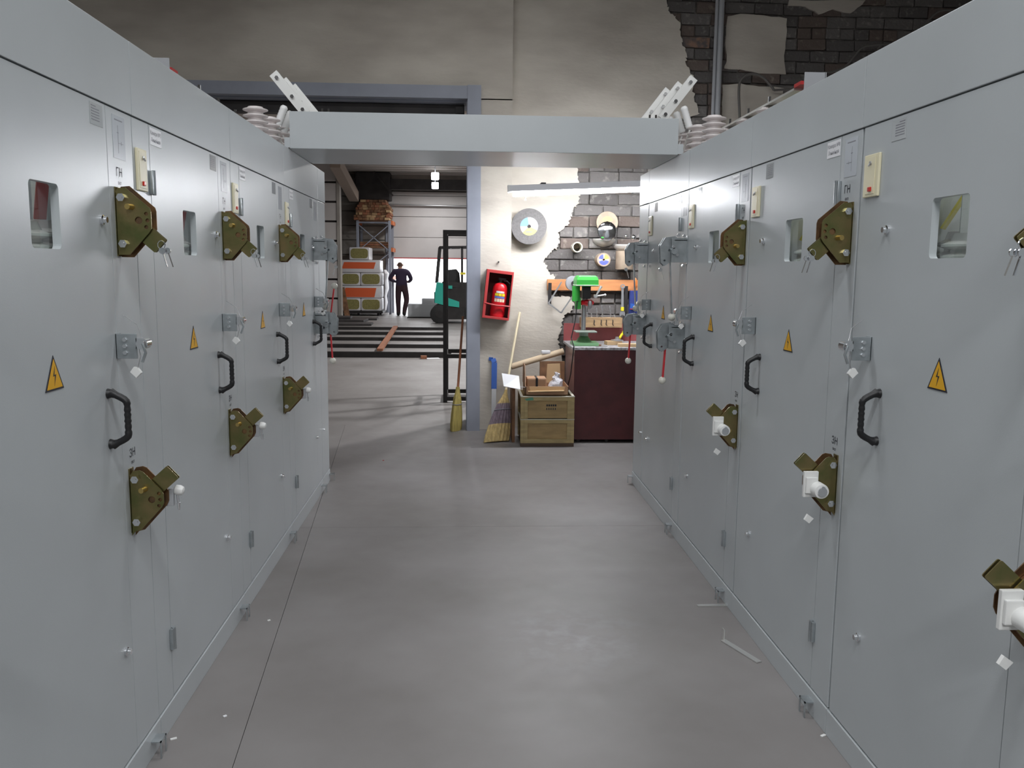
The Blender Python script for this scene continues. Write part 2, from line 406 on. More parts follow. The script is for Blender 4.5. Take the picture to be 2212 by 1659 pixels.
for row in range(34):
    z = .72+CP*row
    head = row % 3 == 2
    step = BL/2+.004 if head and row % 2 else BL+.008
    x = .60+(.13 if row % 2 else 0)
    while x < 5.2:
        L = step-.008; cx = x+step/2
        x += step
        px, py = pix((cx, YW, z))
        lower = px < 1470 and 330 < py < 800
        upper = py < min(290, 342-.546*(px-1462)+70) and px > 1380
        if not (lower or upper): continue
        if all(inside((cx+a, z+b), coat) for a in (-L/2, L/2, 0) for b in (-BHh/2, BHh/2)): continue
        if any(all(inside((cx+a, z+b), q) for a in (-L/2, L/2) for b in (-BHh/2, BHh/2)) for q in ppoly): continue
        mi = rb.choices([0, 1, 2, 3], [4, 4, 3, .6 if lower else .05])[0]
        o = bpy.data.objects.new('brick', brick_mesh(L, rb.randrange(3), mi)); COL.objects.link(o)
        place(o, (cx, YW+.048+rb.uniform(-.012, .008), z+rb.uniform(-.004, .004)), wb)
        o.rotation_euler = (rb.uniform(-.02, .02), rb.uniform(-.012, .012), rb.uniform(-.03, .03)); nb += 1
print('bricks', nb)
# steel doorway frame
struct('trim_1', MB().box((.008, 7.90, 0), (.128, 8.52, 3.1)).box((.0, 7.96, 0), (.012, 8.45, 2.99)), JAMB, 'blue-grey painted steel jamb of the doorway', 'door frame')
struct('trim_2', MB().box((-3.2, 7.91, 2.985), (.008, 8.52, 3.095)).box((-3.2, 8.0, 2.97), (.008, 8.45, 2.985)), JAMB, 'blue-grey painted steel lintel over the doorway', 'door frame')
struct('trim_3', MB().box((-3.2, 8.1, 2.87), (-.02, 8.22, 2.962)).box((-.10, 8.07, 2.885), (-.03, 8.1, 2.945)), DARKM, 'dark door track under the steel lintel', 'rail')
# far hall
struct('wall_hall_left', MB().box((-7.3, 8.5, -.1), (-7, 29.4, 5)), HALLB, 'side wall of the far hall, left')
struct('wall_hall_right', MB().box((7, 8.5, -.1), (7.3, 29.4, 5)), HALLB, 'side wall of the far hall, right')
cm = MB().box((-7.3, 8.5, 4.6), (7.3, 29.5, 4.8))
for k in range(36):
    cm.box((-7, 9+k*.57, 4.52), (7, 9.34+k*.57, 4.61))
struct('ceiling_hall', cm, mat('ribbed_ceiling', (.55, .50, .46), .7), 'pale ribbed metal ceiling of the far hall', 'ceiling')
we = struct('wall_end', MB().box((-7.3, 29.2, -.1), (-2.62, 29.5, 5)).box((2.2, 29.2, -.1), (7.3, 29.5, 5)).box((-2.62, 29.2, 3.98), (2.2, 29.5, 5)), HALLB, 'end wall of the far hall around the gate', 'wall', origin=(0, 29.3, 0))
for k in range(10):
    obj('wall_panel', MB().box((-7, 29.12, .02+k*.475), (-2.7, 29.2, .02+k*.475+.44), .01), HALLB, we)
struct('trim_4', MB().box((-7, 28.35, 3.97), (7, 28.6, 4.3)), DARKM, 'dark steel beam above the gate', 'beam')
d1 = struct('door_1', MB().box((-2.66, 29.1, 0), (-2.58, 29.18, 4)).box((2.16, 29.1, 0), (2.24, 29.18, 4)), RACKG, 'white sectional gate raised halfway, red seal along its lower edge', 'gate', origin=(0, 29.1, 0))
for a, b_ in ((1.82, 2.48), (2.492, 3.155), (3.167, 3.83), (3.842, 3.97)):
    obj('gate_section', MB().box((-2.6, 29.11, a), (2.2, 29.16, b_), .012), PANELW, d1)
obj('backing_sheet', MB().box((-2.6, 29.165, 1.83), (2.2, 29.18, 4.0)), DARKM, d1)
lab(obj('bottom_seal', MB().box((-2.6, 29.1, 1.785), (2.2, 29.17, 1.822)), REDBOX, d1), 'red rubber seal')
obj('torsion_shaft', MB().cyl((-2.6, 28.95, 3.53), (2.2, 28.95, 3.5), .03).box((-2.63, 28.9, 3.4), (-2.57, 29.12, 3.62)).box((2.17, 28.9, 3.4), (2.23, 29.12, 3.62)), STEEL, d1)
# partition of stacked panels, left in the hall
pxr = PY(735, 500, 25.6).x
pt = struct('wall_partition', MB().box((-7, 25.68, 0), (pxr-.02, 25.9, 4.5)), DARKM, 'partition of pale panels at the side of the far hall', 'wall')
for k in range(8):
    obj('wall_panel', MB().box((-7, 25.58, .05+k*.555), (pxr-.1, 25.7, .05+k*.555+.50), .015), PANELW, pt)
obj('edge_post', MB().box((pxr-.09, 25.56, 0), (pxr, 25.9, 4.45)), HALLB, pt)

# ================================================================ switchgear cabinets
def grey_drives(root, P, out, drv, side):
    for zb, lower in ((1.53, False), (1.065, True)):
        dp = obj('drive_bracket', MB().box(P(drv-.055, .0003, zb), P(drv+.055, .004, zb+.15), .001).box(P(drv-.04, 0, zb+.01), P(drv-.036, .085, zb+.14), .001).box(P(drv-.04, .0, zb+.125), P(drv+.04, .07, zb+.129)), ZINC, root)
        poly = [(.03, .035), (.03, .135), (.06, .16), (.115, .152), (.14, .11), (.135, .02), (.115, .0), (.085, .02)]
        obj('side_plate', MB().prism(poly, P(drv-.01, 0, zb-.01), out, Z_, Y_, .004, [circ(.115, .03, .006, 8), circ(.09, .085, .007, 8)]), ZINC, dp)
        obj('side_plate', MB().prism(poly, P(drv+.03, 0, zb-.01), out, Z_, Y_, .004), ZINC, dp)
        for (q, zz) in ((.02, .15), (.05, .155), (.02, -.008), (.075, .09), (.055, .05)):
            obj('bolt', MB().cyl(P(drv-.05, q, zb+zz), P(drv-.03, q, zb+zz), .009, n=6), CHROME, dp)
        obj('hub', MB().cyl(P(drv-.05, .07, zb+.07), P(drv+.04, .07, zb+.07), .018), ZINC, dp, True)
        if not lower:
            lv = obj('lever', MB().bar(P(drv+.01, .085, zb+.06), P(drv+.01, .062, zb-.27), .008, .02, Y_), ZINC, dp)
            obj('ball_knob', MB().sphere(P(drv+.01, .060, zb-.285), .021), BALL, lv, True)
            obj('key', MB().cyl(P(drv-.012, .135, zb-.03), P(drv-.008, .135, zb-.03), .011).bar(P(drv-.01, .13, zb-.035), P(drv-.01, .115, zb-.085), .007, .003), CHROME, dp)
        else:
            lv = obj('lever', MB().bar(P(drv+.01, .09, zb+.03), P(drv+.01, .10, zb-.155), .008, .02, Y_), REDLEV, dp)
            obj('ball_knob', MB().sphere(P(drv+.01, .101, zb-.168), .021), BALL, lv, True)
            if side < 0:
                l2 = obj('lever', MB().bar(P(drv+.03, .085, zb+.09), P(drv+.03, .115, zb+.30), .008, .02, Y_), REDLEV, dp)
                obj('ball_knob', MB().sphere(P(drv+.03, .117, zb+.312), .021), BALL, l2, True)
def make_unit(side, b, w, kind, num, label, near=False):
    XF = XL if side < 0 else XR; out = X_ if side < 0 else -X_; tx = Y_ if side < 0 else -Y_
    def P(u, v, z): return Vector((XF-side*v, b+u, z))
    root = thing('switchgear_cabinet', P(w/2, -.45, 0), label, 'cabinet', 'switchgear cabinets along the aisle')
    if side < 0: d0, d1, drv, ind, hnd, spc, sch, gnt, brk = .137, .862, .897, .015, .785, .765, .905, .938, .853
    else: d0, d1, drv, ind, hnd, spc, sch, gnt, brk = .147, w-.012, .032, .885, .805, .755, .030, .085, .872
    wn = .426 if side < 0 else .43
    ww = .142 if side < 0 else .165
    # shell
    s = MB()
    s.box(P(.002, -.9, .02), P(.006, -.03, 1.40)).box(P(w-.006, -.9, .02), P(w-.002, -.03, 1.40)).box(P(.006, -.9, .02), P(w-.006, -.895, 1.20)).box(P(.006, -.9, 1.2), P(.03, -.876, 2.08)).box(P(w-.03, -.9, 1.2), P(w-.006, -.876, 2.08)).box(P(.006, -.9, 2.05), P(w-.006, -.876, 2.08)).box(P(.006, -.9, .02), P(w-.006, -.03, .03))
    s.box(P(.006, -.045, .03), P(d0+.02, -.026, HT-.03)).box(P(d1-.02, -.045, .03), P(w-.006, -.026, HT-.03)).box(P(.006, -.045, HS-.03), P(w-.006, -.026, HS+.03)).box(P(.006, -.045, .03), P(w-.006, -.026, .12))
    obj('shell', s, CAB, root)
    obj('top_panel', MB().box(P(.0015, -.02, HS+.0005), P(w-.0015, 0.003, HT), .002), CAB, root)
    pl = obj('plinth', MB().box(P(.001, -.04, 0), P(w-.001, .004, .085), .002), CAB, root)
    # lifting lug folded out of the plinth
    lu = (w-.09) if side < 0 else .10
    obj('lug', MB().box(P(lu, .004, .052), P(lu+.05, .034, .056)).box(P(lu, .031, .0), P(lu+.008, .034, .056)).box(P(lu+.042, .031, .0), P(lu+.05, .034, .056)), ZINC, pl)
    obj('hinge_post' if side < 0 else 'drive_post', MB().box(P(.0015, -.02, .09), P(d0-.0025, 0, HS-.003), .0015), CAB, root)
    if side < 0: obj('drive_post', MB().box(P(d1+.0025, -.02, .09), P(w-.0015, 0, HS-.003), .0015), CAB, root)
    # door with window opening
    z0, z1 = .092, HS-.0035
    hole = rrect(wn, 1.535, wn+ww, 1.686, .012)
    door = obj('door', MB().prism([(d0, z0), (d1, z0), (d1, z1), (d0, z1)], P(0, -.02, 0), Y_, Z_, out, .02, [hole]), CAB, root)
    obj('window_pane', MB().prism([(wn-.015, 1.52), (wn+ww+.015, 1.52), (wn+ww+.015, 1.70), (wn-.015, 1.70)], P(0, -.028, 0), Y_, Z_, out, .004), GLASS, door)
    # handle
    pts = []
    for t in range(25):
        a = t/24; zz = 1.016+.142*a
        k = min(1, min(a, 1-a)/.2); vv = .008+.042*math.sin(k*math.pi/2)
        pts.append(P(hnd, vv, zz))
    rs = [(.0085+.0012*math.sin(i*2.4)) if 5 < i < 19 else .0095+(.004 if i in (0, 24) else 0) for i in range(25)]
    h = MB().tube(pts, rs, 10).cyl(P(hnd, 0, 1.018), P(hnd, .012, 1.018), .014, .011).cyl(P(hnd, 0, 1.156), P(hnd, .012, 1.156), .014, .011)
    lab(obj('handle', h, BLACKP, door, True), 'black plastic grip handle')
    # cam locks
    for (uu, zz) in ((hnd+.018, 1.617), (hnd+.03, .412)):
        obj('cam_lock', MB().lathe(P(uu, 0, zz), P(uu, .016, zz), [(.013, 0), (.013, .35), (.009, .5), (.008, 1)], 14), CHROME, door, True)
    # hinges
    for zz in (1.748, .29):
        obj('hinge', MB().box(P(d0-.018, 0, zz-.035), P(d0-.004, .012, zz+.035), .002).cyl(P(d0-.001, .010, zz-.037), P(d0-.001, .010, zz+.037), .006).box(P(d0+.003, 0, zz-.035), P(d0+.016, .010, zz+.035), .002), ZINC, door, True)
    # warning triangle
    wc = .489 if side < 0 else .508
    sg = obj('warning_sign', MB().prism([(-.046, 1.207), (.046, 1.207), (0, 1.289)], P(wc, .0003, 0), Y_, Z_, out, .0012), INK, door)
    obj('sign_face', MB().prism([(-.038, 1.2115), (.038, 1.2115), (0, 1.280)], P(wc, .0015, 0), Y_, Z_, out, .0006), YELLOW, sg)
    bolt = [(.003, 1.264), (-.007, 1.240), (.002, 1.241), (-.003, 1.217), (.008, 1.244), (-.001, 1.243)]
    obj('bolt_mark', MB().prism([(x*(1 if side < 0 else -1), y) for x, y in bolt], P(wc, .0022, 0), Y_, Z_, out, .0004), INK, sg)
    # name label in the upper corner of the door
    nl = obj('name_label', MB().box(P(d0+.006, .0002, 1.864), P(d0+.105, .0012, 1.915)), PAPER, door)
    t = MB(); add_text(t, 'Камера №%d' % num, P(d0+.055, .0016, 1.900), tx, Z_, .017); add_text(t, 'Линейная', P(d0+.055, .0016, 1.879), tx, Z_, .017)
    obj('label_print', t, INKG, nl)
    # rating label on clear film
    sl = obj('rating_label', MB().box(P(spc, .0002, 1.858), P(spc+.078, .001, 1.914)), FILM, door)
    t = MB()
    for k in range(6):
        L = .05 if k else .03
        t.box(P(spc+.008, .001, 1.905-k*.007), P(spc+.008+L, .0013, 1.9075-k*.007))
    obj('label_print', t, INKG, sl)
    # single line diagram
    dg = obj('diagram_label', MB().box(P(sch, .0002, 1.790), P(sch+.085, .001, 1.906)), FILM2, root)
    c = sch+.035
    t = MB().box(P(c, .001, 1.805), P(c+.0015, .0013, 1.88)).box(P(c, .001, 1.832), P(c+.035, .0013, 1.8335)).box(P(sch+.015, .001, 1.893), P(sch+.07, .0013, 1.896)).box(P(c-.006, .001, 1.86), P(c+.008, .0013, 1.8615)).box(P(c+.02, .001, 1.828), P(c+.0215, .0013, 1.838))
    obj('label_print', t, INKG, dg)
    # voltage indicator
    iv = obj('voltage_indicator', MB().box(P(ind, 0, 1.716), P(ind+.075 if side < 0 else ind+.092, .008, 1.838), .003), IVORY, root)
    ic = ind+.0375 if side < 0 else ind+.046
    obj('indicator_recess', MB().box(P(ic-.027, .008, 1.724), P(ic+.027, .0095, 1.830), .0007), IVORY, iv)
    obj('red_button', MB().box(P(ic-.012, .009, 1.731), P(ic+.004, .015, 1.744), .002), REDBTN, iv)
    obj('toggle', MB().cyl(P(ic, .009, 1.812), P(ic, .013, 1.812), .006).tube([P(ic, .012, 1.812), P(ic+.003, .016, 1.803)], .0025, 6), STEEL, iv, True)
    # ГН / ЗН marks
    if kind == 'olive':
        t = MB(); add_text(t, 'ГН', P(gnt, .0008, 1.752), tx, Z_, .034); add_text(t, 'вкл', P(gnt, .0008, 1.724), tx, Z_, .015)
        obj('mark', t, INK, root)
        t = MB(); add_text(t, 'ЗН', P(gnt-.005 if side < 0 else drv+.035, .0008, .962), tx, Z_, .034); add_text(t, 'вкл', P(gnt-.005 if side < 0 else drv+.035, .0008, .936), tx, Z_, .015)
        obj('mark', t, INK, root)
    # block lock bracket with padlock cylinder and tag
    bk = obj('lock_bracket', MB().box(P(brk, 0, 1.243), P(brk+.004, .058, 1.312), .001).box(P(brk, 0, 1.243), P(brk+.035, .003, 1.312)), ZINC, root)
    for zz in (1.260, 1.278, 1.296):
        obj('bolt', MB().cyl(P(brk-.006, .026, zz), P(brk, .026, zz), .006, n=6), CHROME, bk)
    obj('lock_cylinder', MB().cyl(P(brk-.012, .075, 1.285), P(brk+.022, .075, 1.285), .016).cyl(P(brk-.018, .075, 1.285), P(brk-.012, .075, 1.285), .010).box(P(brk, .055, 1.27), P(brk+.006, .07, 1.3)), CHROME, bk, True)
    obj('latch_arm', MB().tube([P(brk-.018, .08, 1.287), P(brk-.02, .088, 1.262), P(brk-.02, .078, 1.236)], .004, 6), ZINC, bk, True)
    tg = obj('seal_tag', MB().prism([(-.014, 0), (.002, -.016), (.016, -.002), (.006, .012), (-.004, .014)], P(brk-.006, .052, 1.207), out, Z_, Y_, .012), WHITEP, bk)
    obj('seal_wire', MB().tube([P(brk, .06, 1.295), P(brk-.004, .068, 1.25), P(brk, .055, 1.21)], .0012, 5).tube([P(brk-.01, .075, 1.30), P(brk+.03, .05, 1.335), P(brk+.06, .002, 1.36)], .0011, 5), STEEL, bk)
    # drives
    lock = 1 if side < 0 else -1
    if kind == 'olive':
        for zb, lower in ((1.527, False), (.738, True)):
            poly = [(.002, 0), (.002, .166), (.008, .18), (.03, .182), (.093, .128), (.096, .118), (.096, .072), (.09, .062), (.034, 0)] if not lower else [(.002, -.012), (.002, .162), (.012, .177), (.03, .180), (.040, .176), (.09, .122), (.096, .110), (.096, .085), (.090, .072), (.028, .004), (.012, 0)]
            hs = [circ(.083, .112, .0055, 10), circ(.086, .094, .0055, 10), circ(.082, .076, .0055, 10), circ(.062, .094, .010, 14)]
            dp = obj('drive_plate', MB().prism(poly, P(drv, 0, zb), out, Z_, Y_, .003, hs), OLIVE, root)
            p2 = [(x*1.06, (z-.09)*1.07+.09) for x, z in poly]
            obj('back_plate', MB().prism(p2, P(drv+.026, 0, zb), out, Z_, Y_, .003), OLIVE2, dp)
            obj('spacer', MB().prism([(.03, .02), (.03, .165), (.088, .118), (.09, .075), (.04, .02)], P(drv+.005, 0, zb), out, Z_, Y_, .02), OLIVE2, dp)
            obj('flange', MB().box(P(drv, .0003, zb-.004), P(drv+.03, .004, zb+.184)), OLIVE, dp)
            for zz in (.03, .155):
                obj('bolt', MB().cyl(P(drv-.012, .02, zb+zz), P(drv, .02, zb+zz), .0115, .011, n=6).cyl(P(drv-.014, .02, zb+zz), P(drv-.009, .02, zb+zz), .005), CHROME, dp)
            pz = .13 if not lower else .125
            pz = pz if side < 0 else .075
            obj('pivot_pin', MB().cyl(P(drv-.02, .04, zb+pz), P(drv+.002, .045, zb+pz), .008), mat('brass_pin', (.62, .45, .16), .3, .9), dp, True)
            # swinging flap
            if not lower: fc, ang = (.092, .045), -42
            else: fc, ang = (.098, .152), 42
            a = math.radians(ang); ca, sa = math.cos(a), math.sin(a)
            R = [(fc[0]+x*ca-z*sa, fc[1]+x*sa+z*ca) for x, z in rrect(-.032, -.024, .032, .024, .004, 2)]
            obj('flap', MB().prism(R, P(drv+.008, 0, zb), out, Z_, Y_, .003).prism(R, P(drv+.018, 0, zb), out, Z_, Y_, .003), OLIVE, dp)
            if not lower:
                k = MB().tube([P(drv+.008, .118+.010*math.cos(q*.7), zb+.028+.012*math.sin(q*.7)) for q in range(10)], .0016, 5)
                obj('key_ring', k, CHROME, dp, True)
                for q, dv in enumerate((.128, .14)):
                    obj('key', MB().cyl(P(drv+.004+q*.008, dv-.008, zb+.012), P(drv+.008+q*.008, dv-.008, zb+.012), .009).bar(P(drv+.006+q*.008, dv-.006, zb+.006), P(drv+.006+q*.012, dv+.004, zb-.032), .006, .003), CHROME, dp)
            else:
                if side < 0:
                    obj('lock_block', MB().box(P(drv+.03, .085, zb+.066), P(drv+.048, .112, zb+.118), .002), GREYP, dp)
                    obj('lock_knob', MB().lathe(P(drv+.05, .108, zb+.112), P(drv+.05, .138, zb+.106), [(.006, 0), (.014, .2), (.0155, .6), (.012, .9), (.006, 1)], 14), WHITEP, dp, True)
                    obj('lock_stem', MB().cyl(P(drv+.05, .118, zb+.10), P(drv+.05, .12, zb+.07), .004).cyl(P(drv+.05, .12, zb+.072), P(drv+.05, .121, zb+.05), .006, .003), CHROME, dp)
                else:
                    obj('lock_block', MB().box(P(drv-.012, .066, zb+.052), P(drv, .112, zb+.135), .002).box(P(drv-.022, .07, zb+.066), P(drv-.012, .108, zb+.118), .003), WHITEP, dp)
                    obj('lock_knob', MB().lathe(P(drv-.06, .073, zb+.082), P(drv-.012, .073, zb+.082), [(.022, 0), (.0235, .1), (.0235, 1)], 18), WHITEP, dp, True)
                    obj('lock_face', MB().cyl(P(drv-.066, .073, zb+.082), P(drv-.058, .073, zb+.082), .015).cyl(P(drv-.07, .073, zb+.094), P(drv-.058, .073, zb+.094), .007), CHROME, dp, True)
                    obj('seal_tag', MB().prism([(-.014, 0), (.0, -.016), (.016, -.004), (.006, .014)], P(drv-.005, .085, zb-.02), out, Z_, Y_, .01), WHITEP, dp)
    else:
        grey_drives(root, P, out, drv, side)
    # what shows through the window
    obj('shelf', MB().box(P(.01, -.6, 1.44), P(w-.01, -.10, 1.45)), CABIN, root)
    obj('barrier_board', MB().box(P(.82, -.62, 1.45), P(.826, -.04, 1.92)), CABIN if side > 0 else GREYP, root)
    for k, (uu, vv) in enumerate(((.60, -.105), (.735, -.165), (.70, -.30)) if side > 0 else ((.58, -.095), (.73, -.13), (.70, -.28))):
        pr = [(.05, 0), (.05, .06)]
        for q in range(4): pr += [(.042, .12+q*.2), (.064, .17+q*.2), (.064, .21+q*.2), (.042, .27+q*.2)]
        pr += [(.035, 1)]
        obj('insulator', MB().lathe(P(uu, vv, 1.45), P(uu, vv, 1.60+.01*k), pr, 18), PORC, root, True)
    if side < 0: obj('busbar', MB().bar(P(.66, -.09, 1.61), P(.62, -.055, 1.73), .028, .006), REDBAR, root)
    else: obj('busbar', MB().bar(P(.79, -.14, 1.62), P(.74, -.20, 1.76), .05, .006), YELBAR, root)
    obj('white_barrier', MB().box(P(.66, -.16, 1.47), P(.664, -.115, 1.72)) if side > 0 else MB().box(P(.75, -.15, 1.5), P(.754, -.135, 1.75)), WHITEP, root)
    return root
LW = 1.045; RW = 1.015
for i, bb in enumerate((.52, 1.565, 2.61, 3.655, 4.70)):
    lb = 'light grey switchgear cabinet, olive drives, row beside the doorway, '+['fifth', 'fourth', 'third', 'second', ''][i]+' counting from the bridge'
    if i == 4: lb = 'light grey cabinet with grey drives and red levers, row beside the doorway, under the bridge'
    make_unit(-1, bb, LW, 'olive' if i < 4 else 'grey', i+1, lb)
for i, bb in enumerate((.56, 1.575, 2.59, 3.605, 4.62)):
    lb = 'light grey switchgear cabinet, olive drives, row beside the workbench, '+['fifth', 'fourth', 'third', '', ''][i]+' counting from the bridge'
    if i == 3: lb = 'light grey switchgear cabinet, olive drives, workbench row, second from the bridge'
    if i == 4: lb = 'light grey cabinet with grey drives and levers, row beside the workbench, under the bridge'
    make_unit(1, bb, RW, 'olive' if i < 4 else 'grey', 10-i, lb)
# end panels closing each row
for side, a, bb, lb in ((-1, 5.746, 6.03, 'narrow light grey end panel closing the cabinet row beside the doorway'), (1, 5.636, 5.93, 'narrow light grey end panel with grey drives and red lever beside the workbench')):
    XF = XL if side < 0 else XR; out = X_ if side < 0 else -X_
    def P(u, v, z): return Vector((XF-side*v, a+u, z))
    w = bb-a; e = thing('end_panel', P(w/2, -.45, 0), lb, 'cabinet panel')
    obj('shell', MB().box(P(.002, -.9, .02), P(w, -.03, HT-.02)), CAB, e)
    obj('front_sheet', MB().box(P(.002, -.03, .09), P(w, 0, HS-.002), .003), CAB, e)
    obj('top_panel', MB().box(P(.002, -.03, HS+.003), P(w, .003, HT), .003), CAB, e)
    obj('plinth', MB().box(P(.002, -.04, 0), P(w, .004, .085), .002), CAB, e)
    obj('lug', MB().box(P(w-.05, .004, .052), P(w, .034, .056)).box(P(w-.008, .031, 0), P(w, .034, .056)), ZINC, e)
    for zz in (.41, 1.62): obj('screw', MB().cyl(P(.05, 0, zz), P(.05, .012, zz), .009, n=8), CHROME, e)
    if side > 0: grey_drives(e, P, out, .03, side)

# ================================================================ busbar bridge
br = thing('busbar_bridge', (.105, 5.2, HT), 'light grey sheet-metal busbar bridge spanning the aisle', 'busbar bridge')
obj('front_sheet', MB().box((-.953, 4.85, 2.132), (1.168, 4.856, 2.327), .002), CAB, br)
obj('back_sheet', MB().box((-.953, 5.544, 2.132), (1.168, 5.55, 2.327), .002), CAB, br)
obj('bottom_sheet', MB().box((-.953, 4.856, 2.132), (1.168, 5.544, 2.138)), CAB, br)
for k in range(3):
    obj('busbar', MB().box((-.85, 5.0+k*.2, 2.25), (1.07, 5.01+k*.2, 2.31)), [YELBAR, GREEND, REDBAR][k], br)
for sx in (-.953, 1.168):
    s_ = -1 if sx < 0 else 1
    obj('seat_bracket', MB().box((sx, 4.9, 2.131), (sx+s_*.032, 5.5, 2.137)).box((sx+s_*.0, 4.852, 2.137), (sx+s_*.03, 4.858, 2.19)), CAB, br)
    for yy in (4.95, 5.4): obj('bolt', MB().cyl((sx+s_*.018, yy, 2.137), (sx+s_*.018, yy, 2.155), .011, n=6), CHROME, br)
for (x0, x1) in ((-.80, -.77), (-.765, -.735), (1.0, 1.03), (1.035, 1.065)):
    obj('stud', MB().cyl(((x0+x1)/2, 4.9, 2.3), ((x0+x1)/2, 4.9, 2.352), .006, n=6), CHROME, br)

def ribbed(mb, p0, p1, r, n):
    pr = [(r*.7, 0)]
    for q in range(n): a = (q+.15)/n; pr += [(r*.62, a), (r, a+.3/n), (r, a+.45/n), (r*.62, a+.7/n)]
    return mb.lathe(p0, p1, pr+[(r*.6, 1)], 18)
for side, lb in ((-1, 'disconnector with three raised blades and ribbed insulators on the doorway-side cabinets'), (1, 'disconnector with three raised blades and ribbed insulators on the workbench-side cabinets')):
    XF = XL if side < 0 else XR; s_ = side
    t = thing('disconnector', (XF+s_*.3, 5.0, HT), lb, 'disconnector')
    base = obj('base_channel', MB().box((XF+s_*.03, 4.35, HT), (XF+s_*.12, 5.6, HT+.012)).box((XF+s_*.26, 3.85, HT), (XF+s_*.34, 5.6, HT+.012)).box((XF+s_*.03, 4.98, HT), (XF+s_*.34, 5.06, HT+.014)), CAB, t)
    # blades: flat bar pairs leaning over the cabinet
    if side < 0: q0, q1 = (-.885, 2.335), (-1.06, 2.548)
    else: q0, q1 = (1.10, 2.345), (1.276, 2.572)
    for k in range(3):
        yy = 4.99+k*.17
        if k: q0, q1 = (q0[0]-s_*(.032 if s_ > 0 else .018), q0[1]), (q1[0]-s_*(.032 if s_ > 0 else .018), q1[1])
        d = Vector((q1[0]-q0[0], 0, q1[1]-q0[1])).normalized()
        nrm = Vector((-d.z, 0, d.x))
        bl = obj('blade', MB().bar((q0[0], yy-.014, q0[1]), (q1[0], yy-.014, q1[1]), .006, .05, nrm).bar((q0[0], yy+.014, q0[1]), (q1[0], yy+.014, q1[1]), .006, .05, nrm), ALU, t)
        for f_ in (.1, .42, .88):
            c = Vector((q0[0], yy, q0[1])).lerp(Vector((q1[0], yy, q1[1])), f_)
            obj('bolt', MB().cyl(c-Y_*.03, c+Y_*.03, .011, n=6), CHROME, bl)
        obj('blade_foot', MB().box((q0[0]-.02, yy-.01, 2.24), (q0[0]+.02, yy+.01, q0[1]+.01)), ALU, t)
        # insulating pull rods
        if side < 0: a0, a1 = Vector((-1.045, yy-.04, 2.25)), Vector((-.995, yy-.04, 2.372))
        else: a0, a1 = Vector((1.255, yy-.04, 2.29)), Vector((1.215, yy-.04, 2.41))
        ro = obj('pull_rod', MB().lathe(a0, a1, [(.012, 0), (.02, .04), (.021, .1)]+[(.021-.0015*(i % 2), .12+i*.06) for i in range(13)]+[(.02, .93), (.012, 1)], 14), PORCW, t, True)
        obj('rod_end', MB().bar(a0-(a1-a0)*.02, Vector((a0.x+s_*-.04, a0.y, HT+.01)), .02, .008), ALU, ro)
        # post insulators
        for j, (dx, hh, rr) in enumerate(((.10, .15, .062), (.30, .15, .062))):
            px = XF+s_*dx
            y2 = 4.55+k*.30 if j == 0 else 4.30+k*.32
            ins = MB(); ribbed(ins, (px, y2, HT+.012), (px, y2, HT+.012+hh), rr, 5)
            obj('post_insulator', ins, PORC, t, True)
            if j: obj('cap_stud', MB().cyl((px, y2, HT+.16), (px, y2, HT+.215), .007, n=6), CHROME, t)
    obj('bus_rail', MB().box((XF+s_*.27, 3.9, HT+.165), (XF+s_*.33, 5.4, HT+.175)), ALU, t)
    obj('top_bus', MB().box((XF+s_*.42, 3.75, HT+.10), (XF+s_*.43, 5.4, HT+.135)), YELBAR if side > 0 else ALU, t)
    obj('support_post', MB().box((XF+s_*.24, 3.70, HT), (XF+s_*.33, 3.706, HT+.20), .001).box((XF+s_*.327, 3.70, HT), (XF+s_*.333, 3.8, HT+.20)), GREYP, t)
    obj('red_tip', MB().box((XF+s_*.27, 3.82, HT+.175), (XF+s_*.33, 3.90, HT+.19)), REDBAR, t)

# ================================================================ lamps
t = thing('tube_light', (.95, 7.3, 2.12), 'lit white fluorescent batten hanging above the workbench', 'lamp')
pa, pb = Vector((.36, 7.32, 2.155)), Vector((1.86, 7.28, 2.225))
hs_ = obj('housing', MB().bar(pa, pb, .11, .05), LAMPW, t)
obj('end_cap', MB().bar(pa-(pb-pa)*.012, pa, .115, .055), WHITEP, t)
lab(obj('tube', MB().cyl(pa+Vector((.03, -.03, -.045)), pb+Vector((-.03, -.03, -.045)), .016, n=10), TUBEM, t, True), 'glowing fluorescent tube')
obj('tube', MB().cyl(pa+Vector((.03, .03, -.045)), pb+Vector((-.03, .03, -.045)), .016, n=10), TUBEM, t, True)
obj('pull_cord', MB().tube([pa+Vector((.13, -.02, -.03)), pa+Vector((.13, -.02, -.085))], .003, 6).sphere(pa+Vector((.13, -.02, -.09)), .007), WHITEP, t)
obj('bracket', MB().box((.62, 7.30, 2.19), (.66, 8.11, 2.21)).box((1.5, 7.30, 2.225), (1.54, 8.15, 2.245)), DARKM, t)
def arealight(parent, loc, sx, sy, power, col=(1, 1, 1)):
    l = bpy.data.lights.new('lamp_light', 'AREA'); l.shape = 'RECTANGLE'; l.size = sx; l.size_y = sy; l.energy = power; l.color = col
    o = bpy.data.objects.new('lamp_light', l); COL.objects.link(o); place(o, loc, parent); return o
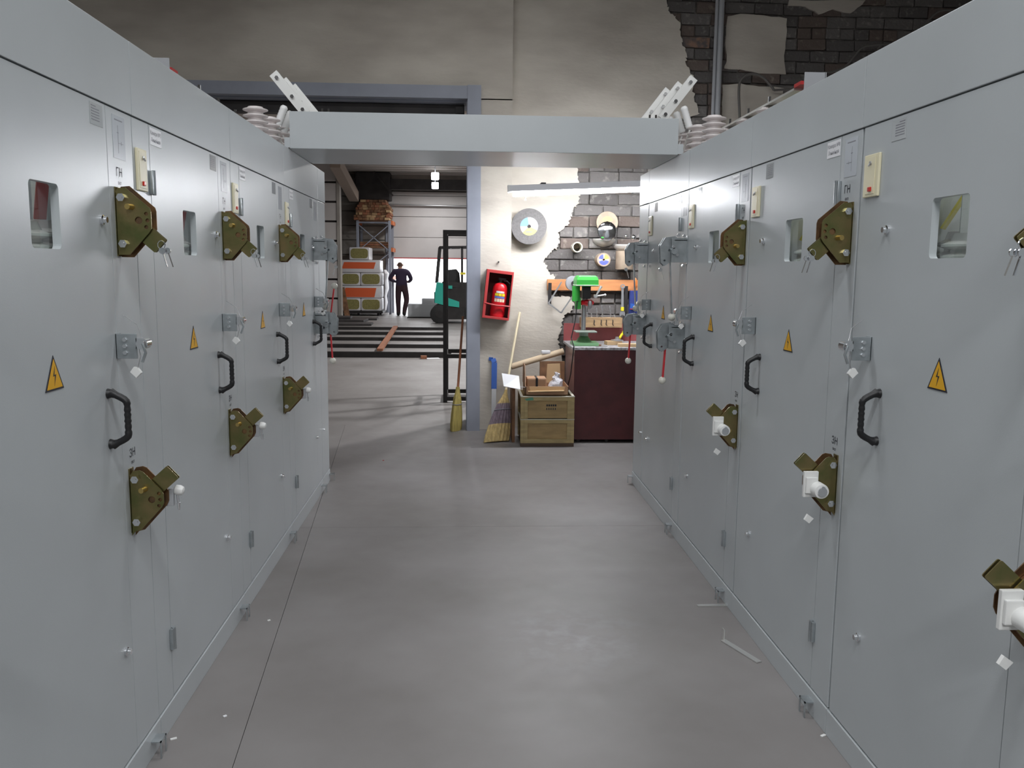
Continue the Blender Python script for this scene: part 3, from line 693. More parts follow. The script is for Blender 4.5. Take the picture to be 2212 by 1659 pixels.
for i, (x, y) in enumerate(((.1, 6.1), (.1, 3.4), (.1, .3), (.1, -3.0), (-2.2, 3.2), (2.4, 3.2), (-2.2, -.5), (2.4, -.5))):  # battens near the end wall and over the side bays added as fill light
    z = 4.3
    e = thing('unseen_ceiling_batten', (x, y, z), 'unseen white twin-tube ceiling batten '+('above the aisle' if x == .1 else 'above the side bays')+' of the workshop', 'lamp', 'ceiling battens '+('above the aisle' if x == .1 else 'above the side bays'))
    obj('housing', MB().box((x-.7, y-.12, z+.03), (x+.7, y+.12, z+.09), .01), LAMPW, e)
    obj('tube', MB().cyl((x-.66, y-.06, z), (x+.66, y-.06, z), .018, n=8), ROOMTUBE, e)
    obj('tube', MB().cyl((x-.66, y+.06, z), (x+.66, y+.06, z), .018, n=8), ROOMTUBE, e)
    obj('hanger', MB().cyl((x-.5, y, z+.09), (x-.5, y, 6.0), .006, n=6).cyl((x+.5, y, z+.09), (x+.5, y, 6.0), .006, n=6), STEEL, e)
    arealight(e, (x, y, z-.03), 1.4, .25, ROOM_LAMP_W*(.26 if y > 6 else .5 if (x, y) == (.1, 3.4) else 1.2 if (x, y) == (.1, .3) else 3.0 if x == .1 else .55), (.96, .98, 1))
for px, py, yy in ((940, 381, 24.5), (940, 401, 27.6)):
    c = PY(px, py, yy)
    e = thing('led_floodlight', (c.x, c.y, c.z), 'glowing square hall light, the one '+('nearer the doorway' if yy < 25 else 'nearer the gate'), 'lamp', 'hall ceiling lights')
    obj('lens', MB().box((c.x-.105, c.y-.06, c.z-.1), (c.x+.105, c.y-.03, c.z+.1), .03), LEDM, e)
    obj('housing', MB().box((c.x-.10, c.y-.03, c.z-.10), (c.x+.10, c.y+.06, c.z+.10), .01), GREYP, e)
    obj('stem', MB().cyl((c.x, c.y+.02, c.z+.10), (c.x, c.y+.02, 4.6), .012), GREYP, e)
    arealight(e, (c.x, c.y-.1, c.z-.1), .3, .3, HALL_LAMP_W*.27)
for yy in (11, 15, 19):  # unseen lamps, added to fill the hall with light
    e = thing('unseen_hall_lamp', (2.0, yy, 4.4), 'unseen square hall ceiling lamp behind the doorway pier', 'lamp', 'unseen hall lamps')
    obj('housing', MB().box((1.8, yy-.2, 4.38), (2.2, yy+.2, 4.52)), GREYP, e); obj('lens', MB().box((1.83, yy-.17, 4.36), (2.17, yy+.17, 4.38)), LEDM, e)
    arealight(e, (2.0, yy, 4.34), .3, .3, HALL_LAMP_W)

# ================================================================ workshop wall and bench
def K(Y): return Y/FPX*1.0                                   # metres per photo pixel at depth Y
def disc(mb, c, r, t, n=28, hole=0.):                       # flat disc facing the aisle, thickness t away from the viewer
    return mb.prism(circ(0, 0, r, n), c, X_, Z_, Y_, t, [circ(0, 0, hole, 14)] if hole else ())
def sector(r0, r1, a0, a1, n=10):
    o = [(r1*math.cos(math.radians(a0+(a1-a0)*k/n)), r1*math.sin(math.radians(a0+(a1-a0)*k/n))) for k in range(n+1)]
    i = [(r0*math.cos(math.radians(a1+(a0-a1)*k/n)), r0*math.sin(math.radians(a1+(a0-a1)*k/n))) for k in range(n+1)]
    return o+i
# fire extinguisher in its red hanging box
o_ = PY(1041, 686, 7.83); an = math.radians(6.5)
ex, ez = Vector((math.cos(an), 0, -math.sin(an))), Vector((math.sin(an*.9), 0, math.cos(an*.9)))
fn = lambda p: o_+ex*p.x+Y_*p.y+ez*p.z
w_, h_, d_ = .245, .44, .148
t = thing('extinguisher_box', fn(Vector((w_/2, .07, 0))), 'open red metal fire-extinguisher box hanging tilted on the plaster pier', 'box')
obj('frame', MB(fn).box((0, 0, 0), (.026, .02, h_), .003).box((w_-.014, 0, 0), (w_, .02, h_), .003).box((.02, 0, h_-.028), (w_-.01, .02, h_), .003).box((.02, 0, 0), (w_-.01, .02, .022), .003), REDBOX, t)
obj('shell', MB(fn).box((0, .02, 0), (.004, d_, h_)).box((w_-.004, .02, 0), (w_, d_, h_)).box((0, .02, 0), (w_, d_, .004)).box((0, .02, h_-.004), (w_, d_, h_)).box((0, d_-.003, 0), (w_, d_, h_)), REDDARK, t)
obj('retaining_bar', MB(fn).tube([(.01, .005, .135), (.07, -.012, .13), (.12, -.018, .125), (.18, -.012, .128), (w_-.008, .005, .128)], .008, 6), REDBOX, t)
obj('hanging_nail', MB().cyl(PY(1077, 566, 7.98), PY(1077, 566, 7.94), .008, n=8), DARKM, t)
cx_ = .135
e = thing('fire_extinguisher', fn(Vector((cx_, .075, .006))), 'red fire extinguisher with printed label standing in the tilted box', 'fire extinguisher')
obj('cylinder', MB(fn).lathe((cx_, .075, .006), (cx_+.006, .075, .33), [(.058, 0), (.066, .03), (.068, .1), (.066, .12), (.068, .14), (.068, .8), (.064, .88), (.05, .96), (.02, 1.)], 28), REDEXT, e, True)
obj('valve', MB(fn).cyl((cx_, .075, .32), (cx_+.004, .075, .36), .016).box((cx_-.02, .06, .355), (cx_+.05, .09, .375), .004), DARKM, e)
obj('hose', MB(fn).tube([(cx_+.03, .06, .35), (cx_+.06, .05, .352), (cx_+.085, .05, .33), (cx_+.09, .055, .27), (cx_+.085, .06, .16)], .007, 8), BLACKP, e, True)
def arc_label(z0, z1, a0, a1, m, n=6):
    mb = MB(fn); r = .0688
    vs = []
    for k in range(n+1):
        a = math.radians(a0+(a1-a0)*k/n)
        for z in (z0, z1): vs.append((cx_+.003+r*math.sin(a), .075-r*math.cos(a), z))
    mb.add(vs, [[2*k, 2*k+2, 2*k+3, 2*k+1] for k in range(n)])
    obj('label', mb, m, e)
arc_label(.238, .256, -28, 42, PAPER)
for a0, a1 in ((-38, -12), (-8, 16), (20, 44)): arc_label(.212, .234, a0, a1, YELP)
arc_label(.191, .208, -38, 44, mat('label_blue', (.10, .22, .55), .4))
for a0, a1 in ((-38, -20), (-17, 1), (4, 22), (25, 44)): arc_label(.158, .186, a0, a1, mat('label_cream', (.80, .70, .50), .5))
arc_label(.236, .2375, -38, 44, INK)
# large grinding wheel
c = PY(1143, 489, 7.98)
t = thing('grinding_wheel', (c.x, 8.0, c.z-.16), 'large grey grinding wheel with coloured paper label hung on the plaster', 'grinding wheel')
ww_ = obj('stone', disc(MB(), (c.x, 7.98, c.z), .162, .055, 40, .016), GRIND, t)
obj('peg', MB().cyl((c.x, 7.99, c.z), (c.x, 8.10, c.z), .013), DARKM, t)
cols = [('lab_white', (.66, .66, .68), 5, 100), ('lab_blue', (.18, .33, .52), 100, 180), ('lab_pink', (.52, .36, .32), 180, 225), ('lab_yellow', (.55, .49, .17), 225, 335), ('lab_lilac', (.48, .45, .52), 335, 365)]
for nme, cc, a0, a1 in cols:
    obj('paper_label', MB().prism(sector(.017, .082, a0, a1), (c.x, 7.9795, c.z), X_, Z_, -Y_, .0012), mat(nme, cc, .5), ww_)
obj('label_print', MB().box((c.x+.012, 7.9777, c.z+.045), (c.x+.045, 7.978, c.z+.05)).box((c.x+.01, 7.9777, c.z+.03), (c.x+.06, 7.978, c.z+.033)).box((c.x-.03, 7.9777, c.z-.055), (c.x+.025, 7.978, c.z-.045)), INKG, ww_)
# length of pipe on the brick
c = PY(1247, 534, 8.0)
lab(tag(obj('pipe_ring', MB().lathe((c.x, 7.98, c.z), (c.x, 8.14, c.z), [(.047, 0), (.047, 1)], 24, False).lathe((c.x, 7.98, c.z), (c.x, 8.14, c.z), [(.039, 0), (.039, 1)], 24, False).prism(circ(0, 0, .047, 24), (c.x, 7.98, c.z), X_, Z_, -Y_, .001, [circ(0, 0, .039, 24)]), mat('cream_pipe', (.75, .72, .60), .5)), None, 'pipe'), 'short cream pipe sticking out of the bare brick')
# small grinding disc
c = PY(1304, 561, 7.97)
t = thing('small_grinding_disc', (c.x, 8.0, c.z-.06), 'small grinding disc with blue and yellow label on the bare brick', 'grinding disc')
dd = obj('stone', disc(MB(), (c.x, 7.96, c.z), .062, .17, 28, .009), TANDISC, t)
for nme, cc, a0, a1 in (('lab_cobalt', (.10, .12, .55), 100, 170), ('lab_rim', (.62, .58, .60), 170, 200), ('lab_cobalt', (.10, .12, .55), 200, 345), ('lab_gold', (.80, .68, .10), 10, 80), ('lab_rim', (.62, .58, .60), 345, 370), ('lab_rim', (.62, .58, .60), 80, 100)):
    obj('paper_label', MB().prism(sector(.014, .048, a0, a1), (c.x, 7.9595, c.z), X_, Z_, -Y_, .001), MATS.get(nme) or mat(nme, cc, .5), dd)
# tan discs, chrome dish and wall trays
c = PY(1313, 480, 8.0)
t = thing('abrasive_disc', (c.x, 8.02, c.z-.1), 'tan abrasive disc leaning on the brick above a metal tray', 'grinding disc')
dd = obj('stone', disc(MB(), (c.x, 8.03, c.z), .10, .03, 32, .012), TANDISC, t)
obj('paper_label', MB().prism(sector(.015, .055, 20, 160), (c.x, 8.0295, c.z), X_, Z_, -Y_, .001), mat('lab_ochre', (.60, .48, .16), .6), dd)
c = PY(1313, 499, 7.93)
tag(obj('chrome_dish', MB().lathe((c.x, 7.99, c.z), (c.x, 7.95, c.z), [(.072, 0), (.085, .1), (.088, .4), (.082, .55), (.05, .8), (.012, 1)], 28), CHROME, None, True), 'shiny metal dish standing in the tray under the tan disc', 'dish')
def tray(px, py, wpx, dep, name, label):
    c = PY(px, py, 7.9); r = wpx*K(7.9)/2
    rings = []
    for k in range(9):
        a = math.pi*k/8/2
        rings.append((r*math.cos(a)*1.0, math.sin(a)*dep))
    mb = MB(); n = 18; vs = []; fs = []
    for (rr, dz) in rings:
        for k in range(n+1):
            an_ = math.pi*k/n; vs.append((c.x+max(rr, .01)*math.cos(an_), 8.1-max(rr, .01)*.9*math.sin(an_), c.z-dz))
    for i in range(len(rings)-1):
        for k in range(n): fs.append([i*(n+1)+k, i*(n+1)+k+1, (i+1)*(n+1)+k+1, (i+1)*(n+1)+k])
    mb.add(vs, fs)
    o = tag(obj(name, mb, mat('tray_metal', (.50, .48, .45), .4, .5), None, True), label, 'tray')
    md = o.modifiers.new('s', 'SOLIDIFY'); md.thickness = .004; return c
tray(1312, 514, 52, .075, 'wall_tray', 'half-round metal tray on the brick holding the shiny dish')
c = tray(1356, 527, 50, .065, 'wall_tray', 'half-round metal tray on the brick holding two steel balls')
for px, py, r in ((1368, 513, .028), (1352, 510, .014)):
    q = PY(px, py, 7.98)
    tag(obj('steel_ball', MB().sphere((q.x, 7.98, q.z), r), CHROME, None, True), ('large' if r > .02 else 'small')+' shiny steel ball in the wall tray beside the cabinet', 'ball', 'balls in the wall tray')
c = PY(1352, 562, 7.97)
tag(obj('tin_can', MB().lathe((c.x, 8.02, c.z-.085), (c.x, 8.02, c.z+.085), [(.082, 0), (.086, .03), (.086, .97), (.088, 1)], 24), TANDISC, None, True), 'tan cylindrical can fixed on the brick under the trays', 'can')
# wooden tool rail
a_, b_ = PY(1182, 603, 8.06), PY(1180, 627, 8.06)
rl = thing('tool_rail', (1.2, 8.08, b_.z), 'orange-brown wooden tool rail fixed across the brick', 'tool rail')
obj('plank', MB().box((a_.x, 8.05, b_.z), (1.75, 8.085, a_.z), .003), RAILO, rl)
obj('spacer', MB().box((.85, 8.085, b_.z+.02), (.9, 8.15, a_.z-.02)).box((1.6, 8.085, b_.z+.02), (1.65, 8.16, a_.z-.02)), WOODD, rl)
def hung(name, label, cat, pts, wpx, th, m, Y=8.03, **kw):
    mb = MB()
    for (x0, y0), (x1, y1) in zip(pts[:-1], pts[1:]):
        mb.bar(PY(x0, y0, Y), PY(x1, y1, Y), wpx*K(Y), th, Y_) if not kw.get('round') else mb.cyl(PY(x0, y0, Y), PY(x1, y1, Y), wpx*K(Y)/2, n=8)
    return tag(obj(name, mb, m), label, cat)
hung('flat_file', 'black flat file hanging at the end of the tool rail', 'file', [(1188, 611), (1187, 657)], 7, .012, BLACKM)
hung('hacksaw_frame', 'thin grey hacksaw frame hanging slanted below the tool rail', 'hacksaw', [(1213, 609), (1185, 655), (1212, 676), (1243, 631)], 3, .008, STEEL, 8.01)
# wrench
W0, W1 = PY(1345, 620, 8.02), PY(1344, 676, 8.02)
t = thing('combination_wrench', (W1.x, 8.02, W1.z-.04), 'steel combination wrench hanging from the tool rail', 'wrench')
obj('shaft', MB().bar(W0, W1, .022, .008, Y_), STEEL, t)
obj('ring_end', MB().prism(circ(0, 0, .022, 18), (W0.x, 8.01, W0.z+.005), X_, Z_, Y_, .014, [circ(0, 0, .012, 10)]), STEEL, t)
obj('jaw_end', MB().prism([(-.02, .02), (-.026, -.005), (-.022, -.028), (-.008, -.012), (.008, -.012), (.022, -.028), (.026, -.005), (.02, .02)], (W1.x, 8.01, W1.z-.005), X_, Z_, Y_, .012), STEEL, t)
obj('tape_band', MB().box((W1.x-.013, 8.005, W1.z+.02), (W1.x+.013, 8.036, W1.z+.055)), YELP, t)
hung('pipe_wrench', 'dark steel wrench hanging between the bright wrench and blue holder', 'wrench', [(1353, 618), (1351, 690), (1352, 703)], 7, .014, BLACKM, 8.02)
# blue tool holder
c = PY(1366, 640, 8.0)
t = thing('tool_pouch', (c.x+.03, 8.0, c.z-.22), 'navy blue cloth tool pouch with red piping on the wall', 'pouch')
q = pxpoly([(1362, 628), (1385, 628), (1385, 692), (1359, 692), (1360, 660)], 7.98)
obj('pouch_back', MB().prism(q, (0, 7.98, 0), X_, Z_, Y_, .05), BLUEC, t)
q = pxpoly([(1362, 655), (1375, 658), (1374, 668), (1361, 666)], 7.97)
obj('pocket', MB().prism(q, (0, 7.965, 0), X_, Z_, Y_, .02), BLUE, t)
obj('piping', MB().bar(PY(1361, 667, 7.96), PY(1374, 669, 7.96), .006, .006).bar(PY(1361, 687, 7.97), PY(1380, 690, 7.97), .005, .006), REDBOX, t)
c = PY(1372, 612, 7.98)
tag(obj('orange_cap', MB().lathe((c.x, 7.98, c.z-.05), (c.x, 7.98, c.z+.05), [(.008, 0), (.017, .2), (.019, .6), (.012, .9), (.004, 1)], 14), ORGP, None, True), 'bright orange plastic handle sticking up from the blue pouch', 'tool handle')
# bench
BX, BX2, BY0, BY1, BH = .930, 1.95, 7.335, 8.05, .812
t = thing('workbench', ((BX+BX2)/2, 7.6, 0), 'dark maroon steel workbench with littered grey top', 'workbench')
obj('carcass', MB().box((BX+.004, BY0+.004, .03), (BX2, BY1, BH), .003), mat('maroon_lit_side', (.36, .20, .19), .35, nscale=10, namt=.15), t)  # light sheen on the side painted in, paler than the front sheet
lab(obj('front_sheet', MB().box((BX, BY0-.002, .03), (BX2, BY0+.012, BH), .002), MAROON, t), 'dark maroon front sheet')
obj('worktop', MB().box((BX-.02, BY0-.015, BH), (BX2, BY1, BH+.022), .003), BENCHT, t)
for fx in (BX+.05, BX+.3, BX2-.05): obj('foot', MB().cyl((fx, BY0+.05, 0), (fx, BY0+.05, .03), .02), DARKM, t)
q0, q1 = PY(1218, 698, 8.03), PY(1218, 742, 8.03)
obj('back_board', MB().box((q0.x, 8.03, BH+.022), (BX2, 8.05, q0.z), .002), PINKM, t)
BT = BH+.022
# drill block
q0, q1 = PY(1255, 686, 7.93), PY(1344, 708, 7.93)
t = thing('drill_bit_block', ((q0.x+q1.x)/2, 7.95, q1.z), 'pine block with drill bits mounted on the maroon back board', 'drill block')
obj('block', MB().box((q0.x, 7.93, q1.z), (q1.x, 8.028, q0.z), .003), WOOD, t)
for k, (px, hh) in enumerate(((1268, .05), (1278, .04), (1290, .09), (1302, .12), (1320, .11), (1330, .03))):
    q = PY(px, 686, 7.97); obj('drill_bit', MB().lathe((q.x, 7.97, q0.z-.01), (q.x-.004*k, 7.97, q0.z+hh), [(.005, 0), (.005, .25), (.0065, .3), (.0045, .45), (.0065, .6), (.0045, .75), (.005, .9), (.001, 1)], 8), STEEL, t)
for px in (1284, 1299, 1310, 1324):
    q = PY(px, 696, 7.92); obj('key_hook', MB().tube([(q.x, 7.93, q.z+.02), (q.x, 7.915, q.z+.01), (q.x-.004, 7.915, q.z-.02), (q.x+.006, 7.92, q.z-.03)], .004, 6), DARKM, t)
# drill press
c = PZ(1268, 747, BT+.01)
dx, dy = c.x, 7.55
t = thing('drill_press', (dx, dy, BT), 'green bench drill press with red collar on the workbench', 'drill press')
obj('base', MB().box((dx-.11, dy-.10, BT), (dx+.115, dy+.13, BT+.03), .008), mat('pale_green', (.20, .42, .20), .45), t)
obj('base_boss', MB().lathe((dx, dy+.05, BT+.03), (dx, dy+.05, BT+.13), [(.07, 0), (.05, .3), (.035, .5), (.032, 1)], 16), GREEND, t, True)
q = PY(1267, 714, dy)
obj('table', MB().box((dx-.09, dy-.11, q.z-.012), (dx+.095, dy+.06, q.z), .003).cyl((dx, dy+.05, q.z-.05), (dx, dy+.05, q.z), .04), mat('table_grey_green', (.38, .45, .40), .4, .3), t)
obj('column', MB().cyl((dx-.005, dy+.05, BT+.1), (dx-.005, dy+.05, PY(1267, 620, dy).z), .021), STEEL, t, True)
q = PY(1270, 654, dy)
lab(obj('collar', MB().lathe((dx-.04, dy, q.z), (dx+.075, dy, q.z), [(.015, 0), (.024, .1), (.018, .25), (.027, .35), (.027, .8), (.02, .9), (.012, 1)], 14).cyl((dx+.02, dy+.05, q.z-.02), (dx+.02, dy+.05, q.z+.02), .03), REDEXT, t, True), 'red clamp collar')
obj('chuck', MB().lathe((dx+.035, dy-.05, q.z-.06), (dx+.035, dy-.05, q.z+.02), [(.008, 0), (.018, .2), (.02, .7), (.014, 1)], 12), STEEL, t, True)
qa, qb = PY(1248, 618, dy), PY(1293, 597, dy)
hm = MB()
hm.loft([[Vector((dx-.092+i, dy-.11+i*.8, z)), Vector((dx+.098-i, dy-.11+i*.8, z)), Vector((dx+.098-i, dy+.12-i*.8, z)), Vector((dx-.092+i, dy+.12-i*.8, z))] for i, z in ((0, qa.z), (0, qa.z+.055), (.012, qb.z-.004), (.025, qb.z+.006))])
lab(obj('head_cover', hm, GREEN, t), 'bright green belt cover')
obj('head_rim', MB().box((dx-.097, dy-.115, qa.z+.005), (dx+.103, dy+.125, qa.z+.013), .002), mat('pale_rim', (.62, .75, .60), .4), t)
q = PY(1272, 645, dy)
obj('spindle_body', MB().box((dx-.03, dy-.06, q.z), (dx+.04, dy+.03, qa.z), .006), BLACKM, t)
q = PY(1254, 620, dy)
obj('motor', MB().cyl((dx-.085, dy-.02, qa.z-.13), (dx-.085, dy-.02, qa.z), .035).box((dx-.09, dy-.03, qa.z-.20), (dx-.04, dy+.02, qa.z-.1), .005), GREEN, t, True)
p1 = PY(1299, 618, dy-.07); p2 = PY(1287, 640, dy-.07)
obj('feed_handle', MB().tube([p2, p1], [.006, .012], 10).tube([p2, PY(1306, 637, dy-.07)], .007, 8).sphere(PY(1307, 637, dy-.07), .011).cyl(p2, p2+Y_*.06, .016), WHITEP, t, True)
tag(obj('power_cord', MB().tube([PY(1247, 650, 7.42), PY(1243, 690, 7.40), PY(1234, 730, 7.36), Vector((BX-.01, 7.31, BT+.01)), Vector((BX-.03, 7.34, .6)), Vector((BX-.04, 7.5, .45))], .005, 6), BLACKP), 'thin black power cord running down from the drill press behind the bench', 'power cord')
c = PY(1238, 612, 7.75)
t = thing('spare_pulley', (c.x, 7.76, c.z-.06), 'pale grey flanged wheel on the tool rail beside the drill press', 'pulley')
obj('rim', MB().lathe((c.x, 7.72, c.z), (c.x, 7.80, c.z), [(.05, 0), (.066, .02), (.066, .3), (.05, .5), (.066, .7), (.066, 1)], 28), mat('pale_wheel', (.34, .34, .36), .4), t, True)
obj('hub', MB().cyl((c.x, 7.705, c.z), (c.x, 7.72, c.z), .022).cyl((c.x, 7.80, c.z), (c.x, 8.05, c.z), .01), DARKM, t, True)
# things lying on the bench
def bx(name, label, cat, m, p, sz, rot=0, bev=.003):
    a = math.radians(rot); f = lambda v: Vector(p)+Vector((v.x*math.cos(a)-v.y*math.sin(a), v.x*math.sin(a)+v.y*math.cos(a), v.z))
    return tag(obj(name, MB(f).box((-sz[0]/2, -sz[1]/2, 0), (sz[0]/2, sz[1]/2, sz[2]), bev), m), label, cat)
c = PZ(1340, 750, BT); bx('wood_block', 'pale wooden block on the bench under the steel flange', 'wood block', CARDL, (1.31, 7.62, BT), (.14, .10, .035), 6)
bx('wood_block', 'reddish pale wooden board at the front edge of the workbench', 'wood block', CARDL, (1.42, 7.42, BT), (.2, .07, .028), -3)
tag(obj('steel_flange', MB().lathe((1.345, 7.62, BT+.0355), (1.345, 7.62, BT+.07), [(.055, 0), (.057, .2), (.03, .35), (.018, .5), (.016, 1)], 24), STEEL, None, True), 'round steel flange lying on the pale wooden block', 'flange')
bx('scrap_bar', 'dark rusty scrap bar lying on the bench beside the drill', 'scrap', WOODD, (1.14, 7.5, BT), (.09, .02, .012), -20)
bx('scrap_bar', 'thin grey steel strip lying at the bench front edge', 'scrap', STEEL, (1.17, 7.39, BT), (.11, .015, .006), 10)
p0, p1 = PY(1338, 731, 7.93), PY(1352, 709, 8.02)
t = thing('screwdriver', PY(1338, 730, 7.78), 'yellow-handled screwdriver leaning against the maroon board', 'screwdriver')
obj('grip', MB().tube([p0, p0.lerp(p1, .7)], [.012, .013], 10), YELP, t, True); obj('blade', MB().cyl(p0.lerp(p1, .7), p1, .004, n=8), STEEL, t)
# wooden crate
cx0, cx1, cy0, cy1 = .462, .918, 7.178, 7.60
t = thing('wooden_crate', ((cx0+cx1)/2, (cy0+cy1)/2, 0), 'olive-brown plywood crate with battens in front of the plaster wall', 'crate')
for nme, za, zb_ in (('lower_tier', .03, .235), ('upper_tier', .238, .43)):
    tier = obj(nme, MB().box((cx0+.012, cy0+.012, za), (cx1-.012, cy0+.02, zb_)).box((cx0+.012, cy1-.02, za), (cx1-.012, cy1-.012, zb_)).box((cx0+.012, cy0+.012, za), (cx0+.02, cy1-.012, zb_)).box((cx1-.02, cy0+.012, za), (cx1-.012, cy1-.012, zb_)).box((cx0+.012, cy0+.012, za), (cx1-.012, cy1-.012, za+.006)), CRATE, t)
    for xx in (cx0, cx0+.03, cx1-.06, cx1-.03): obj('batten', MB().box((xx, cy0, za), (xx+.03, cy0+.014, zb_), .002), CRATEF, tier)
    obj('batten', MB().box((cx0+.03, cy0-.001, zb_-.035), (cx1-.03, cy0+.014, zb_), .002), CRATEF, tier)
    if nme == 'lower_tier': obj('batten', MB().box((cx0+.03, cy0-.001, za), (cx1-.03, cy0+.014, za+.035), .002), CRATEF, tier)
    for yy in (cy0+.014, cy1-.05): obj('batten', MB().box((cx0, yy, za), (cx0+.014, yy+.04, zb_), .002), CRATEF, tier)
    obj('batten', MB().box((cx0+.0, cy0+.05, zb_-.035), (cx0+.014, cy1-.05, zb_), .002), CRATEF, tier)
    obj('edge_strip', MB().box((cx0-.002, cy0-.003, zb_-.004), (cx1+.002, cy0+.02, zb_+.002)).box((cx0-.002, cy0, zb_-.004), (cx0+.02, cy1, zb_+.002)).box((cx1-.02, cy0, zb_-.004), (cx1+.002, cy1, zb_+.002)), mat('pale_edge', (.62, .60, .50), .6), tier)
mk = MB(); q = (cx0+cx1)/2+.02
for k in range(5): mk.box((q-.03+k*.018, cy0+.0105, .345), (q-.03+k*.018+.013, cy0+.0117, .362)).box((q-.03+k*.018, cy0+.0105, .315), (q-.03+k*.018+.008, cy0+.0117, .332))
obj('stencil', mk, INK, t)
obj('green_smear', MB().prism([(cx0+.03, .41), (cx0+.10, .425), (cx0+.11, .40), (cx0+.05, .395)], (0, cy0-.0018, 0), X_, Z_, Y_, .0005), mat('green_smear', (.10, .30, .20), .7), t)
for xx in (cx0+.01, cx1-.07): obj('skid', MB().box((xx, cy0, 0), (xx+.06, cy1, .03), .003), CRATED, t)
obj('skid', MB().box((cx0, cy0-.001, 0), (cx1, cy0+.03, .03), .003), CRATED, t)
tag(obj('plywood_offcut', MB().box((.40, 7.36, 0), (.425, 7.72, .50), .003), WOODD), 'brown plywood offcut standing beside the crate behind the broom', 'board')
# carton and packing on the crate
z0 = .44
t = CT = thing('carton', (.69, 7.39, z0), 'open brown carton lying on top of the wooden crate', 'carton')
c0, c1, y0, y1, hh = .505, .87, 7.22, 7.56, .07
obj('body', MB().box((c0, y0, z0-.005), (c1, y0+.005, z0+hh)).box((c0, y1-.005, z0-.005), (c1, y1, z0+hh)).box((c0, y0, z0-.005), (c0+.005, y1, z0+hh)).box((c1-.005, y0, z0-.005), (c1, y1, z0+hh)).box((c0, y0, z0-.005), (c1, y1, z0)), CARD, t)
obj('flap', MB().prism([(y0, z0+hh), (y1, z0+hh), (y1-.03, z0+hh+.17), (y0+.1, z0+hh+.17)], (c0, 0, 0), Y_, Z_, -X_, .005), CARD, t)
obj('flap', MB().bar((c0+.02, y0-.012, z0+.03), (c1-.04, y0-.012, z0+.038), .006, .06, Y_).prism([(c0+.03, z0+hh), (c1-.03, z0+hh), (c1-.04, z0+hh-.045), (c0+.04, z0+hh-.05)], (0, y0-.006, 0), X_, Z_, Y_, .005), CARDL, t)
obj('flap', MB().prism([(.70, z0+hh), (.83, z0+hh), (.82, z0+hh+.17), (.71, z0+hh+.165)], (0, y1-.09, 0), X_, Z_, Y_, .006), CARDL, t)
t = thing('parcel', (.60, 7.34, z0), 'brown parcel with black strap lying in the carton', 'parcel')
obj('wrap', MB().box((.52, 7.26, z0+.001), (.685, 7.44, z0+.135), .012), CARD, t); obj('strap', MB().box((.592, 7.255, z0+.01), (.612, 7.445, z0+.138), .006), BLACKP, t)
bm_ = MB(); rr = random.Random(5); rings = []
for i, (zf, r) in enumerate(((0, .055), (.02, .075), (.05, .082), (.08, .07), (.10, .062), (.125, .04), (.14, .028), (.155, .03), (.17, .012))):
    rings.append([Vector((.778+.010*math.sin(i*2.1)+.75*r*math.cos(k*.3927)*(1+rr.uniform(-.22, .22)), 7.34+r*.8*math.sin(k*.3927)*(1+rr.uniform(-.22, .22)), z0+.002+zf+rr.uniform(0, .012))) for k in range(16)])
bm_.loft(rings); tag(obj('plastic_bag', bm_, BAGM, None, True), 'crumpled clear plastic bag in the carton on the crate', 'bag')
q = [PY(1084, 806, 7.34), PY(1121, 812, 7.30), PY(1124, 841, 7.16), PY(1088, 834, 7.18)]
n_ = (q[1]-q[0]).cross(q[3]-q[0]).normalized()*.004
lab(obj('flap', MB().loft([[p for p in q], [p+n_ for p in q]]).bar(q[1].lerp(q[2], .8), Vector((c0, y0+.02, z0+hh-.01)), .02, .004), PAPER, CT), 'bright white end flap')
# cardboard tube
p0, p1 = PY(1104, 792, 7.87), PY(1217, 758.5, 7.93)
tag(obj('cardboard_tube', MB().cyl(p0, p1, .028, n=18), mat('tube_tan', (.66, .52, .36), .7), None, True), 'long tan cardboard tube leaning from the wall to the bench', 'tube')
tag(obj('support_board', MB().box((.68, 7.88, 0), (.91, 7.92, p0.lerp(p1, (.68-p0.x)/(p1.x-p0.x)).z-.029), .003), WOODD), 'dark board standing behind the crate under the tube', 'board')
bx('paper_tangle', 'crumpled white paper scraps lying on the cardboard tube', 'paper', PAPER, tuple(p0.lerp(p1, .66)+Z_*.022), (.085, .05, .035), 8, .012)
# pry bar painted blue
t = thing('pry_bar', (.262, 7.9, 0), 'flat bar with blue hooked top leaning on the pier', 'pry bar')
P0, P1, P2 = PY(1066, 925, 7.88), PY(1067, 840, 7.92), PY(1068, 783, 7.95)
P0.z = max(P0.z, 0)
obj('steel_end', MB().bar((P0.x, 7.87, .0), P1, .042, .01, Y_), STEEL, t)
obj('blue_grip', MB().bar(P1, P2, .05, .012, Y_).bar(P2, P2+Vector((-.012, .02, .03)), .046, .012, Y_).bar(P2+Vector((-.012, .02, .03)), P2+Vector((-.05, .025, .032)), .03, .012, Y_), BLUE, t)
